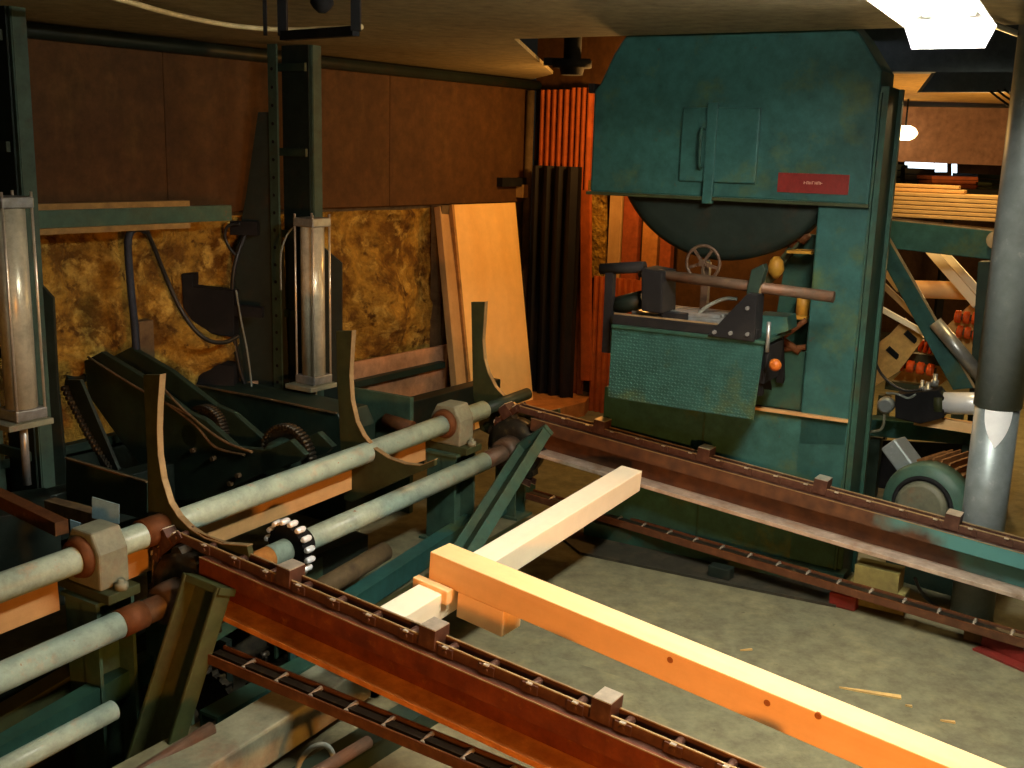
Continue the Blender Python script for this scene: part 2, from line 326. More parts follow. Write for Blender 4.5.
# ================================================================== BACK CORNER
def corrugated(name, m, pa, pb, z0, z1, n, amp, label, cat, nrm_, group=None, top_drop=0):
    pa = V(pa); pb = V(pb); d = pb-pa; pts = []
    for i in range(n*4+1):
        t = i/(n*4); k = i % 4
        pts.append(pa + d*t + nrm_*(amp if k in (1, 2) else 0))
    b = MB(); f = [p - nrm_*.012 for p in pts]
    poly = pts + f[::-1]
    b.prism([V((p.x, p.y, z0)) for p in poly], Z*(z1-z0))
    o = b.build(name, m); tag(o, label, cat, group); return o
a = onback(538, 300, .02); b_ = onback(570, 300, .02)
corrugated('corrugated_sheet', 'orange', onback(537, 250, .01), onback(566, 250, .01), .0, onback(552, 90).z, 5, .03, 'orange ribbed steel sheet on back wall above the black ribbed sheet', 'metal sheet', BN)
corrugated('corrugated_sheet', 'orange', onback(567, 250, .01), onback(588, 250, .01), .0, onback(575, 88).z, 4, .03, 'orange ribbed steel sheet beside the saw, right of the black ribbed sheet', 'metal sheet', BN)
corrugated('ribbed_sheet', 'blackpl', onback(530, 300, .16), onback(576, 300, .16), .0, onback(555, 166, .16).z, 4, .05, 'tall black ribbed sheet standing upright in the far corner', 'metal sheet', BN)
# orange strip right of it and the lower corrugated cladding
o = MB().prism([onback(583, 190, .06), onback(592, 190, .06), onback(592, 380, .06), onback(583, 380, .06)], BN*.03).build('batten', 'orange'); tag(o, 'narrow orange upright batten beside the saw housing', 'batten')
corrugated('corrugated_sheet', 'orange', onback(592, 330, .03), onback(640, 330, .03), .0, onback(600, 276, .03).z, 8, .02, 'orange corrugated low sheet behind the saw guard table', 'metal sheet', BN)
pts = [onback(x, y, -.02) for x, y in ((591, 180), (607, 180), (608, 277), (592, 277))]
tag(MB().prism(pts, BN*.04).build('insulation', 'wool'), 'small strip of yellow insulation under the saw housing corner', 'insulation')
for i, (x0, x1, y0, y1, m, lb) in enumerate([(609, 621, 185, 285, 'tan', 'pale upright wall stud under saw housing, nearest the yellow insulation strip'),
        (623, 638, 185, 285, 'redwood', 'wide dark red upright board behind the saw wheel'),
        (643, 658, 200, 285, 'deckboard', 'orange brown upright board behind the saw wheel'),
        (661, 672, 225, 300, 'redwood', 'narrow red upright board closest to the handwheel')]):
    a, b_ = onback(x0, 260, .0), onback(x1, 260, .0)
    z1 = onback(x0, y0).z
    board('upright_board', V(((a.x+b_.x)/2, (a.y+b_.y)/2, 0)), V(((a.x+b_.x)/2, (a.y+b_.y)/2, z1)), (b_-a).length, .05, m, up=BN)
    tag(bpy.context.scene.collection.objects[-1], lb, 'board')
# plywood sheet leaning on the left wall + stud behind it
tl = onwall(450, 210, .12); tr = onwall(513, 203, .12); br = onz(533, 414, .01); w = (tr-tl); wl = w.length; tl = tr - WD*wl; tl.z = tr.z
br = onp(532, 412, tr + WN*.36, WN); br = onz(532, 412, .01); bl = br - WD*wl
ud = (tl-bl).normalized(); nn = WD.cross(ud).normalized()
if nn.dot(WN) < 0: nn = -nn
b = MB(); b.prism([bl, br, tr, tl], nn*.02)
ps = thing('plywood_sheet', 'bright plywood sheet leaning against the insulated left wall', 'plywood', (bl+br)/2)
b.build('panel', 'ply', ps, ((bl+br)/2, WD, nn, ud))
MB().bar(bl - WD*.011 + nn*.01, tl - WD*.011 + nn*.01, .022, .05, nn).build('edge_strip', 'plyedge', ps)
sb = onp(470, 395, wall_pt(0, 0, .42), WN); st = onp(448, 207, wall_pt(0, 0, .10), WN); sb.z = .0
board('timber_stud', sb - WD*.06, st - WD*.06, .10, .05, 'tan', up=WN); tag(COL.objects[-1], 'brown timber stud leaning just left of the plywood sheet', 'timber')
a = onwall(441, 210, .09)
board('timber_stud', V((a.x, a.y, 0)), V((a.x, a.y, zsplit)), .09, .09, 'stud', up=WN); tag(COL.objects[-1], 'dark upright wall stud between insulation and leaning plywood', 'timber')
# pinkish board across the foot of the wall
q = [onwall(x, y, .16) for x, y in ((352, 362), (446, 344))]
z1 = q[0].z; a = q[0] - WD*1.0; b_ = q[1]
tag(MB().prism([V((a.x, a.y, 0)), V((b_.x, b_.y, 0)), V((b_.x, b_.y, z1)), V((a.x, a.y, z1))], WN*.018).build('wall_board', 'pink'), 'pinkish plywood board standing at the foot of the left wall', 'board')
# floor boards in the far corner
c0 = onz(600, 408, .06)
a = onz(545, 400, .10)
o = MB().prism([V((p.x, p.y, .0)) for p in (onz(520, 418, .1), onz(585, 402, .1), onz(604, 378, .1), onz(530, 382, .1))], Z*.10).build('floor_board', 'deckboard'); tag(o, 'orange wooden platform on floor between plywood sheet and saw', 'platform')
# small grey box on panel
q = onwall(513, 182, .06); tag(MB().bar(q - WD*.16, q + WD*.12, .06, .06).build('wall_box', 'black'), 'small dark fitting fixed on brown wall panel near the corner', 'fitting')
q = onwall(522, 191, .07); tag(MB().bar(q - WD*.03, q + WD*.03, .06, .09).build('junction_box', 'tan'), 'small tan box under the dark fitting near wall corner', 'box')
# green bar and timbers along the left wall
q0 = onwall(-60, 226, .30); q1 = onwall(229, 210, .30); zc = (q0.z+q1.z)/2
wr = thing('wall_rail', 'green steel channel backed by timber running along left wall', 'rail', V((q1.x, q1.y, zc)))
MB().bar(V((q0.x, q0.y, zc)), V((q1.x, q1.y, zc)), .04, .075).build('channel', 'greenmid', wr)
for dz in (.052, -.052): MB().bar(V((q0.x, q0.y, zc+dz)), V((q1.x, q1.y, zc+dz)) - WD*.25, .05, .026).build('timber', 'dimtimber', wr)

# ================================================================== BAND SAW
saw = thing('band_saw', 'tall green bandsaw with big rounded wheel housing and red sign', 'saw', SP0)
DEP = .25
# upright column with flanges on its edge
b = MB(); b.prism([sp(.234, 0, 0), sp(.03, 0, 0), sp(.03, 1.62, 0), sp(.234, 1.62, 0)], -SN*DEP); b.build('column', 'teal', saw, bevel=.008)
b = MB(); b.prism([sp(.03, 0, -.012), sp(0, 0, -.012), sp(-.0, 2.085, -.012), sp(.03, 2.085, -.012)], -SN*(DEP+.0))
b.prism([sp(.03, 0, .012), sp(.022, 0, .012), sp(.022, 2.06, .012), sp(.03, 2.06, .012)], -SN*.03)
b.prism([sp(.022, 0, -DEP+.03), sp(-.016, 0, -DEP+.03), sp(-.016, 2.085, -DEP+.03), sp(.022, 2.085, -DEP+.03)], -SN*.03)
b.build('side_flange', 'tealdark', saw)
# lower cabinet
b = MB(); b.prism([sp(1.15, 0, .0), sp(.03, 0, .0), sp(.03, .735, .0), sp(1.15, .735, .0)], -SN*DEP); b.build('lower_cabinet', 'teal', saw, bevel=.006)
b = MB(); b.prism([sp(.66, .02, .006), sp(.652, .02, .006), sp(.652, .73, .006), sp(.66, .73, .006)], -SN*.02); b.build('door_seam', 'tealdark', saw)
b = MB(); b.bar(sp(.62, .738, .008), sp(.03, .738, .008), .03, .012); b.build('ledge', 'tan', saw)
b = MB(); b.bar(sp(1.2, .04, .01), sp(-.02, .04, .01), .08, .08); b.build('base', 'tealdark', saw)
u0, z0 = su(757, 350, -.04); u1, z1 = su(800, 414, -.04)
MB().prism([sp(.47, .74, -.04), sp(.236, .74, -.04), sp(.236, 1.0, -.04), sp(.47, 1.0, -.04)], -SN*.05).build('inner_panel', 'tealdark', saw, bevel=.004)
# wheel housing, octagonal-round top
cu, cz = .64, 1.86
pts = [(1.268, 1.625)]
pts += [(1.268, 2.07), (1.24, 2.10), (1.18, 2.225), (1.06, 2.40), (.9, 2.50), (.64, 2.54), (.40, 2.50), (.24, 2.40), (.128, 2.28), (.034, 2.145), (.034, 1.622)]
b = MB(); b.prism([sp(u, z, .0) for u, z in pts], -SN*.27); b.build('wheel_housing', 'teal', saw, bevel=.012)
MB().bar(sp(1.275, 1.622, .008), sp(.03, 1.622, .008), .03, .014).build('housing_lip', 'olive', saw)
MB().prism([sp(1.29, 2.06, .01), sp(1.262, 2.06, .01), sp(1.262, 2.10, .01), sp(1.29, 2.10, .01)], -SN*.25).build('bracket', 'black', saw)
# inspection door, strap and handle
u0, z0 = su(684, 107); u1, z1 = su(756, 187)
dz0, dz1 = 1.69, 2.0
dr = MB().prism([sp(u0, dz0, .016), sp(u1, dz0, .016), sp(u1, dz1, .016), sp(u0, dz1, .016)], -SN*.03).build('inspection_door', 'teal', saw, bevel=.006)
um, _ = su(712, 150)
MB().prism([sp(um+.022, 1.60, .028), sp(um-.022, 1.60, .028), sp(um-.022, 2.02, .028), sp(um+.022, 2.02, .028)], -SN*.03).build('strap', 'teal', saw, bevel=.003)
uh, _ = su(704, 150)
MB().sweep([sp(uh, 1.75, .01), sp(uh, 1.76, .045), sp(uh, 1.9, .05), sp(uh, 1.91, .01)], .006, 8).build('handle', 'tealdark', dr)
# red plate with its faded lettering
u0 = .407; u1 = .118
pl_ = MB().prism([sp(u0, 1.662, .004), sp(u1, 1.662, .004), sp(u1, 1.741, .004), sp(u0, 1.741, .004)], -SN*.01).build('sign_plate', 'red', saw)
b = MB(); k = 7; ua, ub = .300, .222
for i in range(k):
    uu = ua + (ub-ua)*(i+.5)/k; h = .011; wd = .0042
    b.bar(sp(uu+wd*.7, 1.7035-h/2, .006), sp(uu+wd*.7, 1.7035+h/2, .006), .002, .002, SN)
    b.bar(sp(uu+wd, 1.7035+(h/2 if i % 2 else 0), .006), sp(uu-wd, 1.7035+(h/2 if i % 2 else 0), .006), .002, .002)
    if i % 3: b.bar(sp(uu-wd*.7, 1.7035-h/2, .006), sp(uu-wd*.7, 1.7035+h/2, .006), .002, .002, SN)
b.build('lettering', 'letter', pl_)
# the wheel's lower half under the housing
wu, wz, wr_ = .655, 1.88, .525
b = MB(); b.lathe(sp(wu, wz, -.04), sp(wu, wz, -.19), [(0, .46), (0.02, .50), (.12, wr_), (.88, wr_), (1, .5)], 64); b.build('band_wheel', 'dark', saw)
# things inside the saw's throat
b = MB(); b.prism([sp(.46, .76, -.22), sp(.28, .76, -.22), sp(.28, 1.48, -.22), sp(.40, 1.48, -.22)], -SN*.05); b.build('blade_guard', 'tealdark', saw)
P = [sf(x, y, -.15) for x, y in ((733, 330), (800, 238))]
MB().bar(P[0], P[1], .03, .045, SN).build('guard_strut', 'olive', saw)
for k_, (xa, xb, y) in enumerate(((790, 814, 251), (792, 809, 316))):
    P = [sf(xa, y, -.1), sf(xb, y+1, -.1)]; MB().bar(P[0], P[1], .10, .012).build('shelf_bracket', 'yellow', saw)
P = sf(776, 268, -.10); b = MB(); b.lathe(P + Z*.05, P - Z*.045, [(0, .012), (.2, .028), (.6, .036), (.8, .026), (1, .01)], 14); b.build('oil_cup', 'yellow', saw)
P = sf(803, 305, -.12); b = MB(); b.tube(P - Z*.05, P + Z*.05, .028, 14); b.build('oil_bottle', 'yellow', saw)
b = MB()
for x0, y0, x1, y1, r_ in ((772, 345, 806, 320, .012), (775, 350, 806, 347, .012), (782, 340, 800, 352, .016)): b.tube(sf(x0, y0, -.03), sf(x1, y1, -.03), r_, 10)
b.build('pipework', 'rust', saw)
b = MB(); b.tube(sf(799, 240, -.14), sf(806, 232, -.14), .03, 12); b.tube(sf(797, 238, -.14), sf(790, 246, -.14), .02, 12); b.build('valve', 'rust', saw)

# ---- log guide / roller table in front of the saw
GT = thing('guard_table', 'green diamond plate guard table with rusty shaft fixed to saw front', 'guard', sf(680, 425, .30))
oT, oB = .38, .35
q = [sf(612, 327, oT), sf(764, 345, oT), sf(753, 420, oB), sf(608, 397, oB)]
dp = MB().prism(q, -SN*.006).build('diamond_plate', 'teal', GT)
# raised diamonds of the tread plate
b = MB(); ex = (q[1]-q[0]); ey = (q[3]-q[0]); exr = (q[2]-q[3]); nxs, nys = 46, 22
for j in range(nys):
    for i in range(nxs):
        s = (i+.5)/nxs; t = (j+.5)/nys
        c = (q[0] + ex*s)*(1-t) + (q[3] + exr*s)*t + SN*.0035
        dx = ex.normalized(); dy = ey.normalized()
        d = (dx + dy*.75).normalized() if (i+j) % 2 else (dx - dy*.75).normalized()
        side = d.cross(SN).normalized()
        b.add([c - d*.0072, c + side*.0022, c + d*.0072, c - side*.0022, c + SN*.0025], [[0, 1, 4], [1, 2, 4], [2, 3, 4], [3, 0, 4]])
b.build('tread_pattern', 'teal', dp)
zT = (q[0].z+q[1].z)/2
uL = (q[0]-SP0).dot(SX); uR = (q[1]-SP0).dot(SX)
MB().prism([sp(uL, zT+.0, oT+.01), sp(uR-.01, zT+.0, oT+.01), sp(uR-.01, zT+.0, .02), sp(uL, zT+.0, .02)], Z*.015).build('table_top', 'tealdark', GT, bevel=.003)
MB().bar(sp(uL, zT+.035, oT-.02), sp(uR+.03, zT+.035, oT-.02), .04, .04).build('front_bar', 'black', GT, bevel=.003)
MB().bar(sp(uL-.0, zT+.058, oT-.02), sp(uR+.2, zT+.058, oT-.02), .012, .006).build('bar_edge', 'edge', GT)
MB().prism([sp(uL-.05, zT+.017, .30), sp(uR+.2, zT+.017, .30), sp(uR+.2, zT+.017, .12), sp(uL-.05, zT+.017, .12)], Z*.05).build('slide', 'steel', GT, bevel=.004)
for k_ in range(4): MB().bar(sp(uL-.12, zT+.075, .13+.045*k_), sp(uR+.22, zT+.075, .13+.045*k_), .018, .014).build('slide_rod', 'steel', GT)
for (u_, o_) in ((uL-.03, .06), (uR+.03, .06), (uL-.03, .33), (uR+.03, .33)):
    MB().bar(sp(u_, zT, o_), sp(u_, zT-.22, -.02 if o_ < .2 else o_-.04), .03, .03, SN).build('support_arm', 'black', GT)
MB().prism([sp(uL-.02, zT-.02, oT-.08), sp(uR+.02, zT-.02, oT-.08), sp(uR+.06, zT-.26, .0), sp(uL-.06, zT-.26, .0)], Z*.015).build('under_tray', 'black', GT)
# black end brackets and shaft
tri = poly_on([(707, 336), (738, 303), (748, 293), (757, 295), (754, 342)], SP0 + SN*.40, SN)
br_ = MB().prism(tri, -SN*.10).build('end_bracket', 'black', GT, bevel=.003)
for x, y in ((715, 332), (731, 333), (748, 334), (748, 308)): p = onp(x, y, SP0 + SN*.40, SN); MB().tube(p, p + SN*.012, .008, 8).build('bolt', 'steel', br_)
arm = poly_on([(746, 294), (751, 270), (763, 264), (765, 270), (757, 296)], SP0 + SN*.36, SN)
MB().prism(arm, -SN*.05).build('shaft_arm', 'green', GT, bevel=.003)
bx = poly_on([(641, 268), (662, 272), (662, 314), (641, 311)], SP0 + SN*.38, SN)
MB().prism(bx, -SN*.16).build('end_block', 'black', GT, bevel=.006)
s0 = onp(640, 272, SP0 + SN*.32, SN); s1 = onp(834, 297, SP0 + SN*.32, SN)
MB().tube(s0, s1, .022, 20).build('shaft', 'brownsteel', GT)
sd = (s1-s0).normalized(); t_ = onp(760, 287, SP0 + SN*.32, SN); MB().tube(t_-sd*.012, t_+sd*.012, .034, 20).build('collar', 'edge', GT)
a = onp(601, 269, SP0 + SN*.32, SN); b_ = onp(645, 267, SP0 + SN*.32, SN)
MB().tube(a, b_, .024, 14).build('cross_tube', 'black', GT)
a = onp(611, 268, SP0 + SN*.32, SN); MB().bar(V(a), V((a.x, a.y, zT-.12)), .035, .035, SN).build('side_post', 'black', GT)
a = onp(616, 306, SP0 + SN*.28, SN); b_ = onp(645, 299, SP0 + SN*.28, SN); MB().tube(a, b_, .04, 14).build('motor', 'dark', GT)
# hand wheel
hc = onp(703, 263, SP0 + SN*.18, SN)
hw = MB().ring(hc, SN, .072, .007, 32, 8).build('hand_wheel', 'brownsteel', GT)
b = MB(); y_ = SX; 
for k_ in range(5): 
    an = 2*PI*k_/5 + .9; b.bar(hc, hc + (SX*math.cos(an) + Z*math.sin(an))*.07, .012, .008, SN)
b.tube(hc - SN*.03, hc + SN*.02, .014, 12); b.build('spokes', 'brownsteel', hw)
MB().bar(hc - SN*.05, V((hc.x, hc.y, zT+.02)) - SN*.05, .03, .03, SN).build('wheel_post', 'brownsteel', GT)
MB().tube(hc - SN*.06, hc - SN*.0, .012, 10).build('wheel_spindle', 'steel', GT)
MB().sweep([onp(x, y, SP0+SN*.26, SN) for x, y in ((696, 316), (708, 306), (724, 299), (737, 299))], .008, 8).build('hose', 'hosegrey', GT)
a = onp(675, 316, SP0+SN*.33, SN); MB().bar(a - SX*.05, a + SX*.05, .05, .03).build('sensor', 'black', GT, bevel=.003)
bx = poly_on([(755, 315), (787, 317), (788, 331), (772, 336), (755, 332)], SP0 + SN*.22, SN)
MB().prism(bx, -SN*.14).build('gear_box', 'teal', GT, bevel=.004)
bx = poly_on([(757, 345), (770, 346), (764, 384), (757, 382)], SP0 + SN*.33, SN)
MB().prism(bx, -SN*.2).build('bracket', 'black', GT)
lv = MB().tube(onp(769, 322, SP0+SN*.40, SN), onp(767, 352, SP0+SN*.40, SN), .008, 10).build('lever', 'steel', GT)
MB().tube(onp(768, 352, SP0+SN*.395, SN), onp(765, 372, SP0+SN*.37, SN), .006, 8).build('lever_rod', 'black', GT)
kc = onp(775, 365, SP0+SN*.36, SN); MB().lathe(kc - SN*.02, kc + SN*.02, [(0, .008), (.2, .02), (.5, .026), (.8, .02), (1, .008)], 14).build('knob', 'knob', GT)

# ================================================================== GREY PIPE
pb = onz(971, 617, 0)
gp = thing('dust_pipe', 'tall grey metal pipe standing in front of the right background', 'pipe', pb)
zj = onp(990, 405, pb, horiz(pb)*-1).z
MB().tube(pb, pb + Z*(zj+.03), .082, 32).build('lower_pipe', 'galv', gp)
MB().tube(pb + Z*zj, pb + Z*2.9, .088, 32).build('upper_pipe', 'galv', gp)
# bright tongue of foil wrapped on the lower pipe just under the joint
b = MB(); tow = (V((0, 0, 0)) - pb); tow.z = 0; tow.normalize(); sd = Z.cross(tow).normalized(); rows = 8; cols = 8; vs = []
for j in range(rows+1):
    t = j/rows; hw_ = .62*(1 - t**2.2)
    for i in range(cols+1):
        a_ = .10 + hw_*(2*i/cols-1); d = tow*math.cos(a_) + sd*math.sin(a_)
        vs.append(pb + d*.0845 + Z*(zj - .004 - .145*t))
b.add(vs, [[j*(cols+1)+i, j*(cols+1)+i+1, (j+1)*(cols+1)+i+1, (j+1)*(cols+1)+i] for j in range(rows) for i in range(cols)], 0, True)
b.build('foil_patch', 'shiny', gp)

# ================================================================== MOTOR
mc = onp(922, 507, pb + TH*.12, TH); md = (-TH*.93 + V((0, 0, .06)) - AH*.15).normalized(); mx_ = -md
mo = thing('electric_motor', 'grey green finned electric motor on floor beside saw', 'motor', V((mc.x, mc.y, 0)))
R_ = .185
b = MB(); b.lathe(mc, mc + mx_*.10, [(0, .10), (0.0, R_*.93), (.35, R_), (1, R_)], 40); b.build('end_bell', 'greenmid', mo)
b = MB(); b.lathe(mc + md*.03, mc + md*.0, [(0, .09), (.3, .108), (1, .112)], 32); b.build('bearing_cap', 'oldcap', mo)
b = MB(); b.ring(mc + md*.002, md, .122, .010, 40, 8); b.build('shadow_ring', 'black', mo)  # black ring put in for the shadow gap around the cap
b = MB(); b.tube(mc + mx_*.10, mc + mx_*.42, R_*.86, 32); b.build('body', 'fins', mo)
y_ = Z.cross(mx_).normalized(); z_ = mx_.cross(y_)
b = MB()
for i in range(34):
    a_ = 2*PI*i/34; d = y_*math.cos(a_) + z_*math.sin(a_); c = mc + mx_*.26 + d*(R_*.94)
    b.obox(c, mx_*.155, d*(R_*.11), mx_.cross(d)*.0035)
b.build('cooling_fins', 'fins', mo)
d = (y_*.72 + z_*.69).normalized()
if d.dot(cR) > 0: d = (-y_*.72 + z_*.69).normalized()
c = mc + mx_*.16 + d*(R_+.055); b = MB(); b.obox(c, mx_*.06, d*.07, mx_.cross(d)*.04); b.build('terminal_box', 'galv', mo, bevel=.008)
b = MB(); b.prism([V((mc.x, mc.y, 0)) + y_*.16 + mx_*.08, V((mc.x, mc.y, 0)) - y_*.16 + mx_*.08, V((mc.x, mc.y, 0)) - y_*.16 + mx_*.36, V((mc.x, mc.y, 0)) + y_*.16 + mx_*.36], Z*(mc.z-R_*.82)); b.build('foot', 'green', mo)

# ================================================================== DECK RAILS
far_foot = onz(842, 612, 0); nA = AX.cross(Z).normalized()
Dp = onp(842, 508, far_foot, nA)                                   # a point on the far rail's top edge
def deck(x, y, off=0): return onp(x, y, Dp + DN*off, DN)
EZ = AX.cross(TH); EZ = EZ if EZ.z > 0 else -EZ; EZ.normalize()     # rail frame: AX along, TH across (away), EZ up
def rail(p0, p1, m, lip, flm, label):
    r = thing('deck_rail', label, 'rail', p0)
    L = (p1-p0).length; x = (p1-p0).normalized(); fr = (p0, x, TH, EZ)
    def bx(e0, e1, z0, z1, nm, mm, bev=.002):
        c = (p0+p1)/2 + TH*((e0+e1)/2) + EZ*((z0+z1)/2)
        return MB().obox(c, x*(L/2), TH*((e1-e0)/2), EZ*((z1-z0)/2)).build(nm, mm, r, fr, bev)
    bx(0, .012, -.062, 0, 'side_lip', m); bx(.012, .11, -.012, -.001, 'top_plate', 'chain'); bx(.105, .117, -.05, 0, 'back_lip', m)
    bx(.012, .08, -.062, -.054, 'lip_shadow_strip', 'chain'); bx(.075, .087, -.160, -.012, 'web', m); bx(-.012, .117, -.176, -.158, 'bottom_flange', flm)  # dark strip under the lip stands for its overhang shadow
    bx(-.0015, .0015, -.002, .0015, 'worn_edge', 'edge', 0)
    return r
nr0 = deck(199, 557); nr1 = nr0 + AX*4.2
fr0 = deck(531, 418); fr1 = fr0 + AX*4.2
near_rail = rail(nr0, nr1, 'rustred', 'edge', 'rustlight', 'rusty red near deck rail with orange lower flange at bottom of photo')
far_rail = rail(fr0, fr1, 'railpaint', 'edge', 'flangesteel', 'far deck rail in front of saw, rusty with teal right end')

# ---- chains
PITCH_ = .135
def link_mesh():
    b = MB(); h = .015; w = .030
    for s in (-1, 1):
        b.obox(V((PITCH_/2, s*w*.78, 0)), V((PITCH_*.60, 0, 0)), V((0, .0028, 0)), V((0, 0, h)))
        b.obox(V((PITCH_, s*w, 0)), V((PITCH_*.18, 0, 0)), V((0, .0028, 0)), V((0, 0, h*.9)))
        b.obox(V((PITCH_/2, s*w*.78, h+.0012)), V((PITCH_*.60, 0, 0)), V((0, .0032, 0)), V((0, 0, .0016)), 2)
        b.tube(V((PITCH_, s*w*.9, 0)), V((PITCH_, s*(w+.008), 0)), .007, 10)
    b.tube(V((PITCH_, -w, 0)), V((PITCH_, w, 0)), .012, 12)
    b.obox(V((PITCH_, -w-.003, h+.001)), V((.008, 0, 0)), V((0, .005, 0)), V((0, 0, .002)), 1)
    return b
def lug_mesh():
    b = MB(); b.obox(V((0, 0, .020)), V((.028, 0, 0)), V((0, .034, 0)), V((0, 0, .030)))
    b.obox(V((0, 0, .0515)), V((.027, 0, 0)), V((0, .033, 0)), V((0, 0, .0015)), 1); return b
protoL = protoG = None
def chain_at(root, name, T):
    global protoL, protoG
    if name == 'chain_link':
        if protoL is None:
            protoL = link_mesh().build(name, ['chain', 'pin', 'edge'], None, (V((0, 0, 0)), V((1, 0, 0)), V((0, 1, 0)), Z)); o = protoL
        else: o = protoL.copy(); COL.objects.link(o)
    else:
        if protoG is None:
            protoG = lug_mesh().build(name, ['chain', 'pin'], None, (V((0, 0, 0)), V((1, 0, 0)), V((0, 1, 0)), Z)); o = protoG
        else: o = protoG.copy(); COL.objects.link(o)
    place(o, T, root)
def frame_m(p, x, y, z): return Matrix(((x.x, y.x, z.x, p.x), (x.y, y.y, z.y, p.y), (x.z, y.z, z.z, p.z), (0, 0, 0, 1)))
def chain(root_pt, label, p0, x, n, y, lug_start, lug_every, arc=0, R=.14, step=PITCH_):
    r = thing('conveyor_chain', label, 'chain', root_pt)
    z = x.cross(y); z = z if z.z > 0 else -z
    for i in range(n):
        chain_at(r, 'chain_link', frame_m(p0 + x*(step*i), x, y, z))
        if lug_every and i % lug_every == lug_start: chain_at(r, 'lug', frame_m(p0 + x*(step*(i+.5)), x, y, z))
    # wrap around the head sprocket
    ang = 0; p = V(p0); da = 2*math.asin(PITCH_/2/R); tx = V(x)
    for k in range(arc):
        ang += da; d = (x*math.cos(ang) + z*math.sin(ang)); p = p - d*PITCH_; zz = d.cross(y); zz = zz if zz.dot(z) > -.2 else -zz
        chain_at(r, 'chain_link', frame_m(p, d, y, (z*math.cos(ang) - x*math.sin(ang))))
        if lug_every and k == 0: chain_at(r, 'lug', frame_m(p + d*(PITCH_*.5), d, y, (z*math.cos(ang) - x*math.sin(ang))))
    return r
HR = .17
cn0 = nr0 + TH*.058 + EZ*.016
cf0 = fr0 + TH*.058 + EZ*.016
# lug phase from the photograph
chain(cn0, 'dark roller chain with lugs on top of the near rusty rail', cn0 - AX*.1415, AX, 26, TH, 3, 4, 4, .185, .139)
chain(cf0, 'dark roller chain with lugs on top of the far rail', cf0 - AX*.105, AX, 28, TH, 3, 4, 4, .185, .130)

# ---- shafts
ncent = cn0 - AX*.10 - EZ*.195
fcent = cf0 - AX*.10 - EZ*.200
td = (fcent - ncent).normalized()
# lower shaft through both heads
sh2 = thing('drive_shaft', 'pale aqua round shaft through both rail heads, lower of two', 'shaft', ncent)
pA = ncent - td*1.6; pB = fcent + td*.1
MB().tube(pA, ncent - td*.28, .043, 28).build('tube', 'aqua', sh2)
MB().tube(ncent + td*.36, fcent - td*.28, .043, 28).build('tube', 'aqua', sh2)
MB().tube(ncent - td*.29, ncent - td*.20, .046, 28).build('rusty_collar', 'rust', sh2)
MB().tube(ncent - td*.21, ncent + td*.2, .040, 28).build('core', 'brownsteel', sh2)
MB().tube(ncent + td*.2, ncent + td*.37, .042, 28).build('core', 'rustlight', sh2)
MB().tube(fcent - td*.29, fcent + td*.12, .042, 28).build('core', 'brownsteel', sh2)
for c, mm in ((ncent, 'darkchain'), (fcent, 'darkchain')):
    b = MB(); disc_teeth(b, c + td*.0, td, HR-.004, .05, 7, .022); b.lathe(c - td*.045, c + td*.045, [(0, .09), (.12, HR-.025), (.88, HR-.025), (1, .09)], 40)
    b.build('head_sprocket', mm, sh2)
    b = MB(); b.lathe(c - td*.13, c - td*.03, [(0, .046), (0, .064), (.45, .07), (1, .07)], 28); b.build('hub', 'brownsteel', sh2)
# shiny toothed drive sprocket
def t2px(x, y): 
    P = onp(x, y, ncent, EZ); return ncent + td*((P-ncent).dot(td))
c = t2px(273, 545); spk = MB(); disc_teeth(spk, c, td, .105, .035, 16, .016); spk.lathe(c + td*.02, c + td*.08, [(0, .06), (1, .055)], 24)
spo = spk.build('sprocket', 'black', sh2)
b = MB(); y_ = Z.cross(td).normalized(); z_ = td.cross(y_)
for i in range(16):
    a_ = 2*PI*(i+.52)/16; p = c + (y_*math.cos(a_) + z_*math.sin(a_))*.103; b.lathe(p - td*.022, p + td*.022, [(0, .008), (.2, .012), (.8, .012), (1, .008)], 10)
b.build('rollers', 'shiny', spo)
# upper / back shaft
t1a = deck(262, 490.5); t1b = deck(464, 417); t1c = deck(40, 573)
d1 = (t1b - t1c).normalized()
sh1 = thing('arm_shaft', 'pale aqua round shaft carrying the curved steel arms, upper one', 'shaft', t1a)
MB().tube(t1c - d1*.9, t1b + d1*.16, .044, 28).build('tube', 'aqua', sh1); MB().tube(t1b + d1*.16, t1b + d1*.55, .03, 20).build('core', 'green', sh1)
def t1px(x): 
    for y in range(300, 700): pass
    # point of the shaft seen at column x
    lo, hi = -3.0, 3.0
    for _ in range(50):
        m_ = (lo+hi)/2; P = t1a + d1*m_; q = P-EYE; xx = 512 + FPX*q.dot(cR)/q.dot(cF)
        if xx < x: lo = m_
        else: hi = m_
    return t1a + d1*lo
for x in (158,):
    P = t1px(x); MB().tube(P - d1*.07, P + d1*.03, .050, 28).build('rusty_collar', 'rust', sh1)

